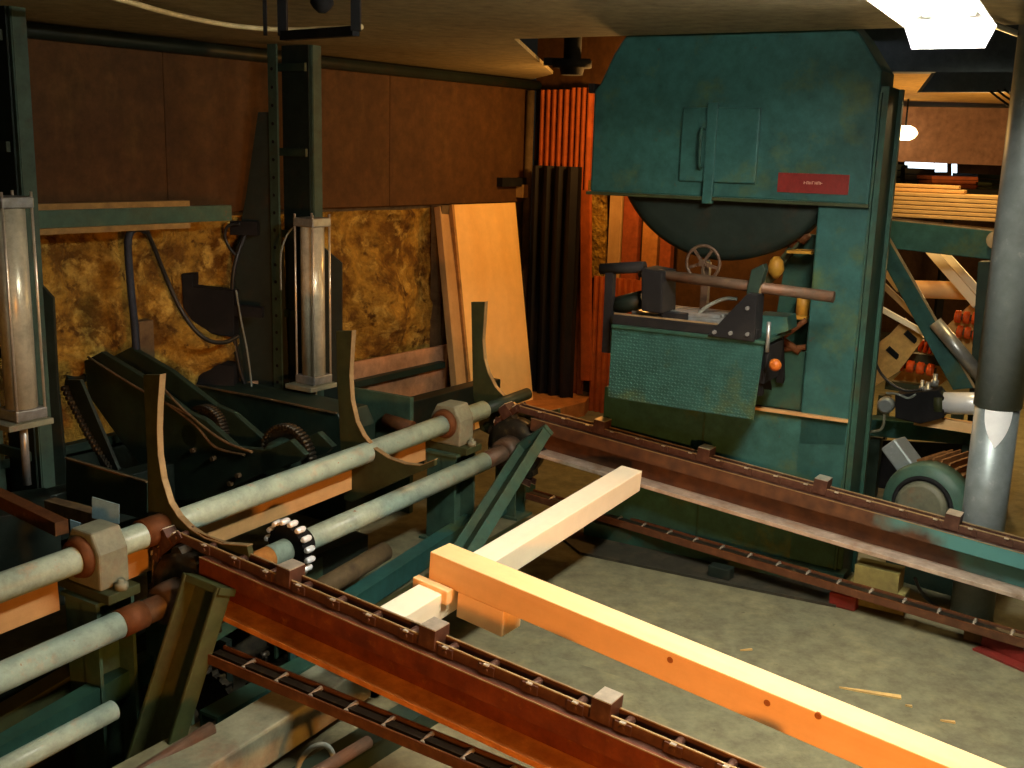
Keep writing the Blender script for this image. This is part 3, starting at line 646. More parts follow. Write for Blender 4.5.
# ---- curved arms
def arm(label, anchor, pxs, foot):
    P = t1px(anchor); n = TH
    r = thing('log_stop', label, 'arm', P)
    pts = poly_on(pxs, P, n)
    MB().prism(pts, n*.022).build('plate', 'olive', r, bevel=.002)
    lst = pts[foot[0]:foot[1]]
    b = MB()
    for a_, c_ in zip(lst[:-1], lst[1:]):
        dd = (c_-a_); 
        if dd.length > .004: nn_ = n.cross(dd).normalized(); b.bar(a_ - dd*.02 + n*.011, c_ + dd*.02 + n*.011, .024, .003, nn_)
    b.build('worn_edge', 'edge', r)
    return r
arm('curved steel arm nearest the camera, on the upper shaft left of near rail', 163,
    [(143, 375), (160, 375), (158, 402), (157, 430), (158, 455), (162, 480), (169, 503), (178, 517), (190, 529), (204, 538), (222, 544), (247, 546), (249, 556), (236, 575), (205, 600), (165, 600), (150, 560), (148, 515), (147, 460)], (1, 12))
arm('curved steel arm in the middle, in front of the right lift cylinder', 366,
    [(336, 331), (352, 331), (351, 350), (349.5, 375), (351, 400), (356, 422), (363, 436), (373, 448), (388, 458), (405, 464), (420, 465.5), (434, 460), (434, 466), (400, 480), (352, 502), (344, 500), (340, 440), (337, 380)], (1, 12))
arm('curved steel arm farthest back, in front of the plywood sheet', 506,
    [(471, 302), (485, 302), (484, 320), (482.5, 340), (484, 359), (488, 373), (495, 387), (505, 398), (517, 406.5), (530, 411.5), (544, 412.5), (558, 409), (559, 418), (530, 440), (500, 440), (480, 430), (473, 395), (472, 350)], (1, 12))

# ---- bearings
def bearing(x, label, mm, topx):
    P = t1px(x); n = d1; side = n.cross(Z).normalized()
    r = thing('pillow_bearing', label, 'bearing', P - Z*.16)
    pts = [P + side*a_ + Z*b_ - n*.055 for a_, b_ in ((-.085, -.10), (.085, -.10), (.085, .02), (.05, .085), (-.05, .085), (-.085, .02))]
    MB().prism(pts, n*.11).build('housing', mm, r, bevel=.008)
    MB().lathe(P - n*.085, P - n*.05, [(0, .05), (0, .060), (.6, .068), (1, .068)], 28).build('ring', 'rust', r)
    MB().obox(P - Z*.115, n*.06, side*.13, Z*.016).build('base_plate', 'olive', r, bevel=.003)
    for s in (-1, 1):
        c = P - Z*.10 + side*(.115*s); MB().lathe(c, c + Z*.035, [(0, .022), (.6, .022), (.6, .011), (1, .011)], 6).build('bolt', mm, r)
    return P, side
bp1, sd1 = bearing(97, 'rust ringed cream pillow bearing on the near green post', 'cream', 0)
bp2, sd2 = bearing(452, 'pale green pillow bearing at the far end of the upper shaft', 'cream', 0)
def post(name, c, w, d, ztop, m, label, cap='rust', zb=0.):
    r = thing(name, label, 'post', V((c.x, c.y, zb)))
    c0 = V((c.x, c.y, zb)); ztop = ztop - zb
    b = MB(); w2 = w/2; d2 = d/2; t = .012
    # H section column
    b.prism([c0 - AH*w2 - TH*d2, c0 + AH*w2 - TH*d2, c0 + AH*w2 - TH*(d2-t), c0 - AH*w2 - TH*(d2-t)], Z*ztop)
    b.prism([c0 - AH*w2 + TH*(d2-t), c0 + AH*w2 + TH*(d2-t), c0 + AH*w2 + TH*d2, c0 - AH*w2 + TH*d2], Z*ztop)
    b.prism([c0 - AH*.006 - TH*d2, c0 + AH*.006 - TH*d2, c0 + AH*.006 + TH*d2, c0 - AH*.006 + TH*d2], Z*ztop)
    b.build('column', m, r)
    MB().obox(c0 + Z*(ztop+.006), AH*(w2+.01), TH*(d2+.01), Z*.006).build('cap_plate', m, r)
    MB().obox(c0 + Z*.006, AH*(w2+.03), TH*(d2+.02), Z*.006).build('foot_plate', m, r)
    return r
post('support_post', bp1, .16, .14, bp1.z-.145, 'greenmid', 'green steel post under the near pillow bearing, lower left', zb=PZ)
post('support_post', bp2, .16, .16, bp2.z-.145, 'greenmid', 'green steel post under the far pillow bearing')
P = ncent - td*.12; 
post('support_post', P - AH*.10 + TH*.10, .11, .10, .27, 'greenmid', 'short green post behind the near diagonal leg', zb=PZ)
P = fcent - td*.02
post('support_post', P - AH*.08 + TH*.10, .12, .10, fcent.z-.12, 'greenmid', 'slim green post behind the far rail head')

# ---- diagonal channel legs
def leg(top, bot, w, d, label, m):
    r = thing('deck_strut', label, 'leg', bot)
    x = (top-bot).normalized(); y = Z.cross(x).normalized(); f = -TH; f = (f - x*f.dot(x)).normalized(); s = x.cross(f).normalized()
    mid = (top+bot)/2; h = (top-bot)/2
    fr_ = (bot, x, s, f)
    b = MB(); b.obox(mid, h, s*(w/2), f*.006)
    b.obox(mid + s*(w/2-.006) + f*(d/2), h, s*.006, f*(d/2)); b.obox(mid - s*(w/2-.006) + f*(d/2), h, s*.006, f*(d/2))
    b.build('channel', m, r, fr_, .003)
    c = top + f*.02 - x*.01; MB().obox(c, x*.012, s*(w/2+.008), f*(d/2+.006)).build('top_plate', m, r, fr_, .002)
    return r
lt = onp(214, 582, nr0 - TH*.01, TH); lb = onz(128, 860, PZ)
leg(lt, lb, .16, .06, 'olive green channel leg under the near rail, lower left', 'legolive')
lt = onp(538, 441, fr0 - TH*.02, TH); lb = onz(434, 608, .10)
leg(lt, lb, .18, .045, 'green channel leg under the far rail head', 'greenmid')

# ---- return chain tracks near the floor
def track(p0, p1, label, off):
    r = thing('return_track', label, 'rail', p0)
    x = (p1-p0).normalized(); z = x.cross(TH); z = z if z.z > 0 else -z; mid = (p0+p1)/2; L = (p1-p0)/2; fr_ = (p0, x, TH, z)
    MB().obox(mid + TH*.0 - z*.015, L, TH*.004, z*.015).build('side_plate', 'trackrust', r, fr_)
    MB().obox(mid + TH*.07 - z*.015, L, TH*.004, z*.015).build('side_plate', 'trackrust', r, fr_)
    MB().obox(mid + TH*.035 - z*.028, L, TH*.035, z*.004).build('bed', 'dark', r, fr_)
    for e in (0, .07): MB().obox(mid + TH*e + z*.001, L, TH*.0035, z*.0015).build('worn_edge', 'rust', r, fr_)
    b = MB(); n = int((p1-p0).length/PITCH_)
    for i in range(n):
        c = p0 + x*(PITCH_*(i+.5)) + TH*.035; b.obox(c - z*.012, x*(PITCH_*.48), TH*.014, z*.010)
        b.tube(c - TH*.03 + x*PITCH_*.5 - z*.012, c + TH*.03 + x*PITCH_*.5 - z*.004, .008, 8, mi=1)
    b.build('chain', ['darkchain', 'pin'], r, fr_)
    return r
q0 = onz(207, 654, .24); q1 = onz(430, 747, .20); dq = (q1-q0).normalized()
ntrk = track(q0, q0 + dq*3.0, 'rusty low chain track under the near rail, bottom of photo', 0)
q2 = onz(526, 493, .13); q3 = onz(1024, 640, .10); q3b = q2 + (q3-q2)*1.5
track(q2, q3b, 'brown low chain track under the far rail', 0)
for x, y, lb_ in ((842, 600, 'red painted block foot under the far chain track, left one'), ):
    p = onz(x, y+8, 0); tag(MB().obox(p + Z*.03 + TH*.02, AH*.055, TH*.03, Z*.03).build('track_foot', 'redpaint', bevel=.006), lb_, 'block')
p0_, p1_ = onz(978, 641, .03), onz(1060, 676, .03)
ra = thing('angle_iron', 'red painted angle iron lying on floor at the right edge', 'angle iron', onz(985, 645, 0))
dd = (p1_-p0_).normalized(); sdv = Z.cross(dd)
MB().bar(V((p0_.x, p0_.y, .004)), V((p1_.x, p1_.y, .004)), .06, .008).build('flange', 'redpaint', ra)
MB().bar(V((p0_.x, p0_.y, .03)) + sdv*.028, V((p1_.x, p1_.y, .03)) + sdv*.028, .008, .06).build('flange', 'redpaint', ra)
p = onz(715, 583, 0); tag(MB().obox(p + Z*.03 + TH*.06, AH*.05, TH*.03, Z*.03).build('track_foot', 'dark', bevel=.005), 'dark block foot under the far chain track', 'block')
for k_, px_ in enumerate(((975, 637),)):
    p = onz(px_[0], px_[1]+6, 0); tag(MB().obox(p + Z*.03 + TH*.03, AH*.045, TH*.03, Z*.03).build('track_foot', 'stud', bevel=.005), 'wooden block foot beside the red angle iron', 'block')

# ================================================================== LUMBER
# pale cross beam resting on the lower flanges of the two rails
zoff = -.155
def flange_pt(P0): return P0
ca = onp(640, 470, Dp + EZ*(-.055), DN); cb = onp(385, 607, Dp + EZ*(-.055), DN)
cdir = (ca-cb).normalized(); w_ = .095; h_ = .095
cx_ = DN.cross(cdir).normalized()
# pale cross beam: top centre line
a0 = onp(632, 468, Dp + DN*(-.06), DN); b0 = onp(405, 604, Dp + DN*(-.06), DN)
cdir = (a0-b0).normalized(); b0 = b0 - cdir*.12
board('cross_timber', b0 - DN*(h_/2), a0 - DN*(h_/2), .10, h_, 'pale', up=DN); tag(COL.objects[-1], 'pale sawn square timber lying across between the two deck rails', 'timber')
# long orange timber on top: from the crossing towards the right front
kb = h_ + .0
P_top = -.06 + h_*.97
L0_ = onp(440, 547, Dp + DN*(.045), DN); R0_ = onp(985, 770, Dp + DN*(.045), DN)
R0_ = L0_ + (R0_-L0_)*1.12
ldir = (R0_-L0_).normalized()
lf0 = onp(430.5, 552.6, Dp + DN*.045, DN); lb0 = onp(449, 541, Dp + DN*.045, DN)
lw = .10; lh = .10
lsid = DN.cross(ldir).normalized()
LB = board('long_timber', L0_ - DN*(lh/2), R0_ - DN*(lh/2), lw, lh, 'wood', up=DN); tag(LB, 'long orange square timber lying on the pale timber, running to lower right', 'timber')
fside = lsid if lsid.dot(-TH) > 0 else -lsid
for kx, ky in ((670, 660), (767, 703), (818, 716)):
    kp = onp(kx, ky, L0_ + fside*(lw/2) - DN*(lh/2), fside); MB().lathe(kp - fside*.002, kp + fside*.0006, [(0, .012), (1, .009)], 14).build('knot', 'knotwood', LB)
# block hanging under the long timber beside the crossing, and thin spacer
blk = [onp(x, y, lf0, lsid) for x, y in ((458, 594), (502, 612), (502, 643), (458, 626))]
fo = lsid if lsid.dot(-TH) > 0 else -lsid
frl = lf0 + fo*0.
a_ = onp(458, 611, frl, lsid); c_ = onp(503, 629, frl, lsid)
zb = DN
top = L0_ - DN*lh; 
def under(x, y): 
    P = onp(x, y, frl, lsid); return P
s0_ = (under(457, 610)-lf0).dot(ldir); s1_ = (under(503, 628)-lf0).dot(ldir)
base = L0_ - DN*(lh + .045)
board('timber_block', base + ldir*s0_, base + ldir*s1_, .10, .09, 'wood', up=DN); tag(COL.objects[-1], 'short orange timber block fixed under the long timber, right of pale timber', 'timber')
sA = (under(424, 580)-lf0).dot(ldir)
board('timber_wedge', base + ldir*(s0_-.16) + DN*.03 + fo*.075, base + ldir*(s0_-.012) + DN*.03 + fo*.075, .03, .05, 'wood', up=DN); tag(COL.objects[-1], 'small wooden wedge at the left end of the long orange timber', 'timber')
# tan timbers under the upper shaft
off = -AH*.11 - Z*.115
ta = t1px(20) + off - d1*.8; tb = t1px(440) + off
tz = ta.z
board('bed_timber', t1px(-60) + off, t1px(72) + off, .06, .15, 'tan'); tag(COL.objects[-1], 'tan timber below the upper shaft at the left edge', 'timber')
board('bed_timber', t1px(118) + off, t1px(440) + off, .06, .13, 'tan'); tag(COL.objects[-1], 'long tan timber below the upper shaft between the bearings', 'timber')

# ================================================================== FLOOR STEELWORK (left foreground)
def fbar(p0, p1, w, h, m, label, name='floor_channel', ext0=0, ext1=0):
    p0 = V(p0); p1 = V(p1); d = (p1-p0).normalized(); p0 = p0 - d*ext0; p1 = p1 + d*ext1
    b = MB(); s = Z.cross(d).normalized(); mid = (p0+p1)/2; hl = (p1-p0)/2
    b.obox(mid, hl, s*(w/2), Z*.006)
    for k in (-1, 1): b.obox(mid - Z*(h/2) + s*(k*(w/2-.005)), hl, s*.005, Z*(h/2))
    o = b.build(name, m); tag(o, label, 'steel beam'); return o
fbar(onz(0, 742, .08), onz(82, 694, .08), .06, .08, 'tealdark', 'teal floor channel at the bottom left corner', ext0=.5, ext1=1.6)
tag(MB().tube(onz(-60, 803, .10), onz(84, 724, .10) + TH*.1, .032, 16).build('floor_pipe', 'aqua'), 'aqua green pipe low on the floor in the bottom left corner', 'pipe')
fbar(onz(0, 712, .07), onz(75, 668, .07), .07, .07, 'olive', 'olive floor channel behind the teal one at the left', ext0=.5, ext1=1.6)
fbar(onz(0, 668, .10), onz(75, 640, .10), .10, .10, 'dark', 'dark floor channel in the shade of the lower shaft', ext0=.5, ext1=1.4)
fbar(onz(330, 608, .10), onz(430, 543, .10), .07, .08, 'teal', 'green floor channel between the rails, left of pale timber', ext0=.3, ext1=1.1)
fbar(onz(355, 622, .05), onz(440, 572, .05), .05, .04, 'olive', 'narrow olive floor channel beside the green one', ext0=.3, ext1=.8)
q0 = onz(200, 752, .15); q1 = onz(330, 672, .15)
dq_ = (q1-q0).normalized()
bs = board('square_tube', q0 - dq_*.5 - Z*.06, q1 + dq_*.12 - Z*.06, .15, .12, 'cream', bevel=.008); tag(bs, 'pale painted square steel beam crossing under the low near track', 'steel beam')
fbar(onz(330, 760, .06), onz(420, 705, .06), .10, .06, 'green', 'dark green floor channel under the near rail, bottom centre', ext0=.3, ext1=.05)
fbar(onz(255, 690, .05), onz(345, 640, .05), .08, .05, 'tealdark', 'worn teal floor channel behind the pale square beam', ext0=.2, ext1=.6)
# rusty pipe and hose loop at the bottom edge
tag(MB().tube(onz(320, 768, .22) - TH*.2, onz(368, 742, .18), .018, 12).build('rusty_pipe', 'brownsteel'), 'short rusty pipe by the hose loop at bottom edge', 'pipe')
tag(MB().sweep([onz(x, y, z_h) for x, y, z_h in ((292, 790, .05), (300, 762, .12), (312, 748, .17), (325, 745, .18), (333, 755, .14), (336, 775, .06))], .008, 8).build('hose', 'hosegrey'), 'thin grey hose loop beside the pale square beam', 'hose')
tag(MB().tube(onz(160, 768, .10) - TH*.3, onz(212, 728, .16), .02, 12).build('rusty_pipe', 'brownsteel'), 'rusty pipe running beside the pale square beam', 'pipe')
# hanging roller chain drop under near rail
r_ = thing('drive_chain', 'greasy drive chain hanging under the near rail', 'chain', onz(240, 720, .05))
b = MB(); ca_, cb_ = onp(264, 655, nr0 + TH*.25, TH), onp(232, 728, nr0 + TH*.25, TH)
for i in range(14):
    t = i/13; p = ca_.lerp(cb_, t); b.tube(p - TH*.018, p + TH*.018, .011, 10)
    if i < 13: q = ca_.lerp(cb_, (i+.5)/13); b.bar(p, ca_.lerp(cb_, (i+1)/13), .03, .008, TH)
b.build('links', 'darkchain', r_)
# wheel with grey rim under near rail
c = onp(215, 700, nr0 + TH*.30, TH); b = MB(); disc_teeth(b, c, TH, .12, .03, 18, .014)
dk = thing('floor_sprocket', 'dark toothed wheel in the shade under the near rail', 'sprocket', V((c.x, c.y, 0)))
b.build('wheel', 'darkchain', dk); MB().bar(V((c.x, c.y, 0)) + TH*.04, c + TH*.04, .08, .03, TH).build('bracket', 'dark', dk)
c = onp(365, 715, nr0 + TH*.36, TH); dk = thing('bearing_unit', 'black bearing unit under the near rail, right of pale beam', 'bearing', V((c.x, c.y, 0)))
b = MB(); b.lathe(c - TH*.03, c + TH*.04, [(0, .03), (.2, .05), (1, .055)], 20); b.build('housing', 'black', dk); MB().obox(V((c.x, c.y, c.z/2)), AH*.07, TH*.03, Z*(c.z/2)).build('base', 'black', dk)
# stub roller with bright end between the rails
c0, c1 = onz(316, 592, .16), onz(352, 566, .16)
rl = thing('roller_stub', 'short steel roller with bright end beside the drive sprocket', 'roller', V((c0.x, c0.y, 0)))
MB().tube(c0, c1 + TH*.2, .04, 20).build('roller', 'stud', rl); MB().lathe(c0 - (c1-c0).normalized()*.012, c0 + (c1-c0).normalized()*.01, [(0, .016), (0, .034), (1, .04)], 20).build('end_ring', 'rustlight', rl)
MB().bar(V((c0.x, c0.y, .0)) + TH*.06, c0 + TH*.06 - Z*.03, .06, .04, TH).build('bracket', 'greenmid', rl)

# ================================================================== LIFT TOWERS
def tower(px_cyl, ytop, ybot, px_post, Yd, label, cyl_r, gl, gr_, hole_x):
    n = V((0, -1, 0))
    ctop = ony((px_cyl[0]), ytop, Yd); cbot = ony((px_cyl[1]), ybot, Yd)
    cx0 = (ctop.x+cbot.x)/2
    r = thing('lift_tower', label, 'tower', V((cx0, Yd, 0)))
    base = V((cx0, Yd, 0)); zt, zb_ = ctop.z, cbot.z
    cy = thing_part = MB().tube(base + Z*zb_, base + Z*zt, cyl_r, 32).build('cylinder', 'cyl', r)
    side = -WN*0 + TH.cross(Z)*-1
    fv = TH                                 # across
    av = AH
    for nm, zz in (('end_cap', zt), ('end_cap', zb_)):
        MB().obox(base + Z*zz, av*(cyl_r*1.12), fv*(cyl_r*1.12), Z*.022).build(nm, 'steel', cy, bevel=.006)
    for sa in (-1, 1):
        for sb_ in (-1, 1):
            p = base + av*(sa*cyl_r*1.0) + fv*(sb_*cyl_r*1.0)
            MB().tube(p + Z*(zb_-.05), p + Z*(zt+.04), .0055, 8).build('tie_rod', 'pin', cy)
    MB().tube(base + Z*(zb_-.30), base + Z*zb_, .016, 14).build('piston_rod', 'steel', cy)
    MB().obox(base + Z*(zb_-.035) - fv*.02, av*(cyl_r*1.5), fv*(cyl_r*1.6), Z*.012).build('mount_plate', 'cream', r, bevel=.003)
    # the post: two perforated angles and a web behind
    pc = ony(px_post, 300, Yd + .22); pc = V((pc.x, pc.y, 0)); W_ = .115
    hole = []
    for s in (-1, 1):
        b = MB(); c = pc + cR*(s*W_*.78); c.z = 0
        b.obox(c + Z*(CZ/2), av*.030, fv*.006, Z*(CZ/2)); b.obox(c + Z*(CZ/2) + av*(s*.028) + fv*.03, av*.005, fv*.03, Z*(CZ/2))
        po = b.build('angle_post', 'postgreen', r)
        hb = MB()
        for k in range(19): hb.tube(c + Z*(.55+.09*k) - fv*.0065, c + Z*(.55+.09*k) - fv*.009, .009, 8)
        hb.build('holes', 'black', po)
    MB().obox(pc + Z*(CZ/2) + fv*.035, av*(W_*.8), fv*.004, Z*(CZ/2)).build('web', 'dark', r)
    for k in range(5): MB().obox(pc + Z*(.5 + .42*k), av*(W_*.9), fv*.008, Z*.02).build('cross_plate', 'green', r)
    for g_ in (gl, gr_):
        if g_: MB().prism([ony(x, y, Yd+.25) for x, y in g_], V((0, .02, 0))).build('gusset_plate', 'dark', r, bevel=.002)
    return r, base, zb_, pc
Y1 = 5.45; Y2 = 4.15
tw1, tb1, zb1, pc1 = tower((313, 313), 222, 378, 294, Y1, 'tall green lift tower at centre left with pale pneumatic cylinder', .060,
    [(258, 112), (270, 112), (283, 250), (290, 402), (262, 402), (246, 390), (233, 340), (232, 300), (236, 250), (246, 195)],
    [(322, 246), (342, 263), (342, 332), (352, 334), (352, 400), (322, 402)], 0)
tw2, tb2, zb2, pc2 = tower((12, 18), 202, 412, 4, Y2, 'lift tower cut by the left edge with pale pneumatic cylinder', .060,
    None, [(26, 268), (53, 298), (57, 380), (66, 470), (66, 500), (26, 500)], 0)
# machine bed under the towers
d_t = (pc1-pc2).normalized()
mb_ = MB(); a_ = pc2 - d_t*.9; c_ = pc1 + d_t*1.4
mbed = thing('carriage_bed', 'long dark green carriage bed under both lift towers', 'machine bed', V(((a_.x+c_.x)/2, (a_.y+c_.y)/2, 0)))
for o_, nm in ((-.22, 'beam'), (.30, 'beam')):
    s_ = d_t.cross(Z); MB().bar(a_ + s_*o_ + Z*.30, c_ + s_*o_ + Z*.30, .10, .20).build(nm, 'dark', mbed, bevel=.004)
for t in (.15, .45, .8):
    p = a_.lerp(c_, t); MB().bar(p - s_*.3 + Z*.1, p + s_*.34 + Z*.1, .12, .2).build('cross_member', 'dark', mbed, bevel=.004)
MB().bar(a_.lerp(c_, .0) - s_*.12 + Z*.43, c_ - s_*.12 + Z*.43, .05, .04).build('slide_rail', 'green', mbed)

# ---- log turner: inclined arm box with sprockets and chain
Pt = t1px(338); nT = TH
lt_ = thing('log_turner', 'dark green inclined turner arm with greasy sprockets behind upper shaft', 'machine', V((onp(200, 430, Pt, nT).x, onp(200, 430, Pt, nT).y, 0)))
plate = poly_on([(84, 361), (101, 352), (141, 376), (187, 412), (205, 420), (235, 447), (268, 450), (290, 440), (305, 455), (298, 462), (262, 474), (205, 500), (170, 500), (120, 440), (88, 395)], Pt - nT*.10, nT)
MB().prism(plate, nT*.03).build('side_plate', 'green', lt_, bevel=.003)
plate2 = [p + nT*.16 for p in plate]
MB().prism(plate2, nT*.03).build('side_plate', 'green', lt_, bevel=.003)
for nm, x, y, R1 in (('sprocket', 207, 431, .100), ('sprocket', 288, 458, .125)):
    c = onp(x, y, Pt, nT); R1 *= 1.08; b = MB(); disc_teeth(b, c, nT, R1, .03, 20, .016); s_o = b.build(nm, 'darkchain', lt_)
    MB().lathe(c - nT*.10, c, [(0, R1*.45), (.3, R1*.62), (1, R1*.7)], 28).build('hub', 'green', s_o)
    b = MB(); y_ = Z.cross(nT).normalized(); z_ = nT.cross(y_)
    for i in range(28):
        a_ = PI*(i/27)*1.15 - .25; p = c + (y_*math.cos(a_) + z_*math.sin(a_))*(R1+.004)
        b.tube(p - nT*.022, p + nT*.022, .0085, 8)
    b.build('chain_rollers', 'darkchain', s_o)
for pxs in ([(88, 357), (141, 390), (190, 415)], [(160, 385), (187, 413), (222, 440), (252, 452)], [(165, 402), (195, 425), (215, 447), (245, 455)]):
    MB().sweep([onp(x, y, Pt - nT*.11, nT) for x, y in pxs], .006, 8).build('rim_bar', 'stud', lt_)
c = onp(92, 375, Pt, nT); MB().lathe(c - nT*.15, c + nT*.2, [(0, .035), (.5, .035), (.5, .05), (1, .05)], 20).build('pivot', 'dark', lt_)
for x, y in ((215, 458), (240, 475), (232, 483), (195, 450)): c = onp(x, y, Pt - nT*.10, nT); MB().tube(c, c - nT*.02, .011, 8).build('bolt', 'stud', lt_)
# dark box and back plate behind it
Pk = pc1 - TH*.40
bxp = thing('gear_case', 'dark green gear case at the foot of the centre lift tower', 'machine', V((Pk.x, Pk.y, 0)))
q = [onp(x, y, Pk, TH) for x, y in ((165, 379), (190, 384), (269, 399), (337, 413), (345, 432))]
q = q + [V((q[-1].x, q[-1].y, .0)), V((q[0].x, q[0].y, .0))]
MB().prism(q, TH*.22).build('case', 'green', bxp, bevel=.006)
for a_, c_ in zip(q[:3], q[1:4]): MB().bar(a_ - TH*.004, c_ - TH*.004, .012, .008).build('case_edge', 'stud', bxp)
# back plate right of middle arm
Pq = onz(400, 425, .45); q = [onp(x, y, Pq, TH) for x, y in ((352, 388), (410, 398), (410, 430), (352, 440))]
bk = thing('side_bracket', 'green steel bracket plate beside the middle curved arm', 'bracket', V((Pq.x, Pq.y, 0)))
q2_ = [V((q[3].x, q[3].y, 0)), q[0], q[1], V((q[2].x, q[2].y, 0))]
MB().prism(q2_, TH*.03).build('plate', 'greenmid', bk, bevel=.003)
c = onp(385, 420, Pq - TH*.02, TH); MB().tube(c, c + AH*.16 + TH*.02 - Z*.02, .035, 16).build('rusty_boss', 'rust', bk)
# low chain on the left and its guard
cc = thing('drive_chain', 'greasy roller chain beside the left lift tower', 'chain', onp(85, 440, tb2 + TH*.25, TH))
b = MB(); Pn = tb2 + TH*.30
for i in range(20):
    t = i/19; x = 66 + 44*t; y = 388 + 78*t + 4*math.sin(t*3); p = onp(x, y, Pn, TH); b.tube(p - TH*.02, p + TH*.02, .011, 8)
    b.obox(p, AH*.014, TH*.012, Z*.008)
b.build('links', 'darkchain', cc)
q = [onp(x, y, Pn, TH) for x, y in ((66, 380), (80, 380), (118, 470), (104, 474))]
MB().prism(q, TH*.015).build('guide_plate', 'dark', cc)
q = [onp(x, y, tb2 + TH*.1, TH) for x, y in ((66, 458), (147, 482), (147, 520), (66, 500))]
gu = thing('guard_plate', 'dark guard plate in front of the chain at left', 'guard', V((q[3].x, q[3].y, 0)))
MB().prism(q, TH*.02).build('plate', 'green', gu); MB().bar(q[0], q[1], .012, .006).build('worn_edge', 'stud', gu)
for p in (q[2], q[3]): MB().bar(V((p.x, p.y, 0)) + TH*.01, p + TH*.01 + Z*.03, .03, .02, TH).build('stand', 'dark', gu)
# clutter left edge: rusty bars, blue card
def ob(name, label, cat, p0, p1, w, h, m): o = MB().bar(p0, p1, w, h).build(name, m, bevel=.002); tag(o, label, cat); return o
ob('rusty_bar', 'rusty flat bar at the left edge below the lift cylinder', 'bar', onz(-25, 486, .52), onz(62, 528, .50), .05, .05, 'rust')
ob('rusty_bar', 'rust brown bar ending at the near pillow bearing', 'bar', onz(50, 505, .45), onz(112, 522, .45), .05, .05, 'stud')
q = [onp(x, y, t1px(100) - AH*.40, V((0, -1, 0))) for x, y in ((92, 497), (119, 505), (119, 524), (92, 518))]
tag(MB().prism(q, V((0, .006, 0))).build('label_card', 'paleblue'), 'pale blue card above the near pillow bearing', 'card')
q = [onp(x, y, t1px(60) - AH*.35, V((0, -1, 0))) for x, y in ((70, 520), (80, 523), (77, 533), (71, 530))]
tag(MB().prism(q, V((0, .006, 0))).build('label_card', 'paleblue'), 'small pale blue scrap left of the near pillow bearing', 'card')
ob('machine_block', 'dark machine block at the left edge under the lift cylinder', 'block', onz(-40, 560, .2), onz(55, 545, .2), .30, .40, 'dark')
ob('machine_block', 'dark machine block between left tower and upper shaft', 'block', onz(60, 530, .16), onz(140, 505, .16), .24, .32, 'dark')
# dark brackets hung behind the centre tower
Pw = V((0, Y1+.06, 0)); yn = V((0, -1, 0))
hb_ = thing('control_box', 'black control box with raised tab left of centre tower', 'box', onp(207, 335, Pw, yn))
MB().prism(poly_on([(181, 274), (193, 274), (193, 287), (234, 291), (234, 338), (212, 334), (195, 325), (183, 308)], Pw, yn), V((0, .10, 0))).build('case', 'black', hb_, bevel=.004)
MB().prism(poly_on([(234, 305), (262, 308), (262, 318), (234, 316)], Pw, yn), V((0, .05, 0))).build('arm', 'black', hb_)
hb_ = thing('machine_block', 'black block below the control box left of centre tower', 'block', onp(212, 388, Pw, yn))
MB().prism(poly_on([(187, 361), (234, 366), (234, 392), (187, 386)], Pw, yn), V((0, .12, 0))).build('case', 'black', hb_, bevel=.004)
for dx in (195, 226): p = onp(dx, 385, Pw, yn); MB().bar(V((p.x, p.y+.06, 0)), V((p.x, p.y+.06, p.z)), .04, .04, yn).build('stand', 'black', hb_)
# hoses
def hose(label, pxs, Yd, r, m='hose', name='hose'): return tag(MB().sweep([ony(x, y, Yd + dy) for x, y, dy in pxs], r, 8).build(name, m), label, 'hose')
hose('thick black air hose looping down beside the centre tower gusset', [(252, 228, .1), (243, 240, .05), (234, 270, 0), (232, 310, 0), (236, 350, 0), (243, 380, 0), (254, 397, 0), (270, 402, 0), (290, 398, 0)], Y1+.12, .012)
hose('thin pale line hanging beside the centre tower', [(236, 290, 0), (241, 320, 0), (247, 350, 0), (251, 380, 0), (252, 398, 0)], Y1+.05, .005, 'hosegrey')
hose('thin curved hose at the tower cylinder top', [(296, 225, .1), (287, 235, .05), (281, 255, 0), (281, 290, 0)], Y1-.02, .005, 'hosegrey')
hose('short black hose from the valve left of centre tower', [(240, 224, 0), (228, 226, 0), (225, 236, 0), (229, 247, 0), (236, 255, 0)], Y1+.12, .008)
v_ = ony(243, 228, Y1+.18); tag(MB().bar(v_ - V((.06, 0, 0)), v_ + V((.08, 0, 0)), .06, .07).build('air_valve', 'black'), 'black air valve on the centre tower gusset', 'valve')
tag(MB().sweep([onwall(x, y, o_) for x, y, o_ in ((146, 229, .28), (155, 250, .26), (167, 280, .25), (180, 308, .28), (195, 330, .33), (210, 341, .36), (226, 342, .36), (238, 336, .34))], .011, 8).build('hose', 'hose'), 'black air hose sagging under the green wall channel', 'hose')
tag(MB().sweep([onwall(x, y, .27) for x, y in ((147, 231), (138, 228), (130, 233), (128, 248), (131, 290), (135, 330), (137, 368))], .018, 8).build('hose', 'bluehose'), 'dark blue upright hose dropping from the wall channel', 'hose')
wst = onwall(144, 350, .12); board('timber_stud', V((wst.x, wst.y, 0)), V((wst.x, wst.y, onwall(144, 320, .12).z)), .08, .06, 'stud', up=WN); tag(COL.objects[-1], 'short dark stud behind the upright blue hose', 'timber')

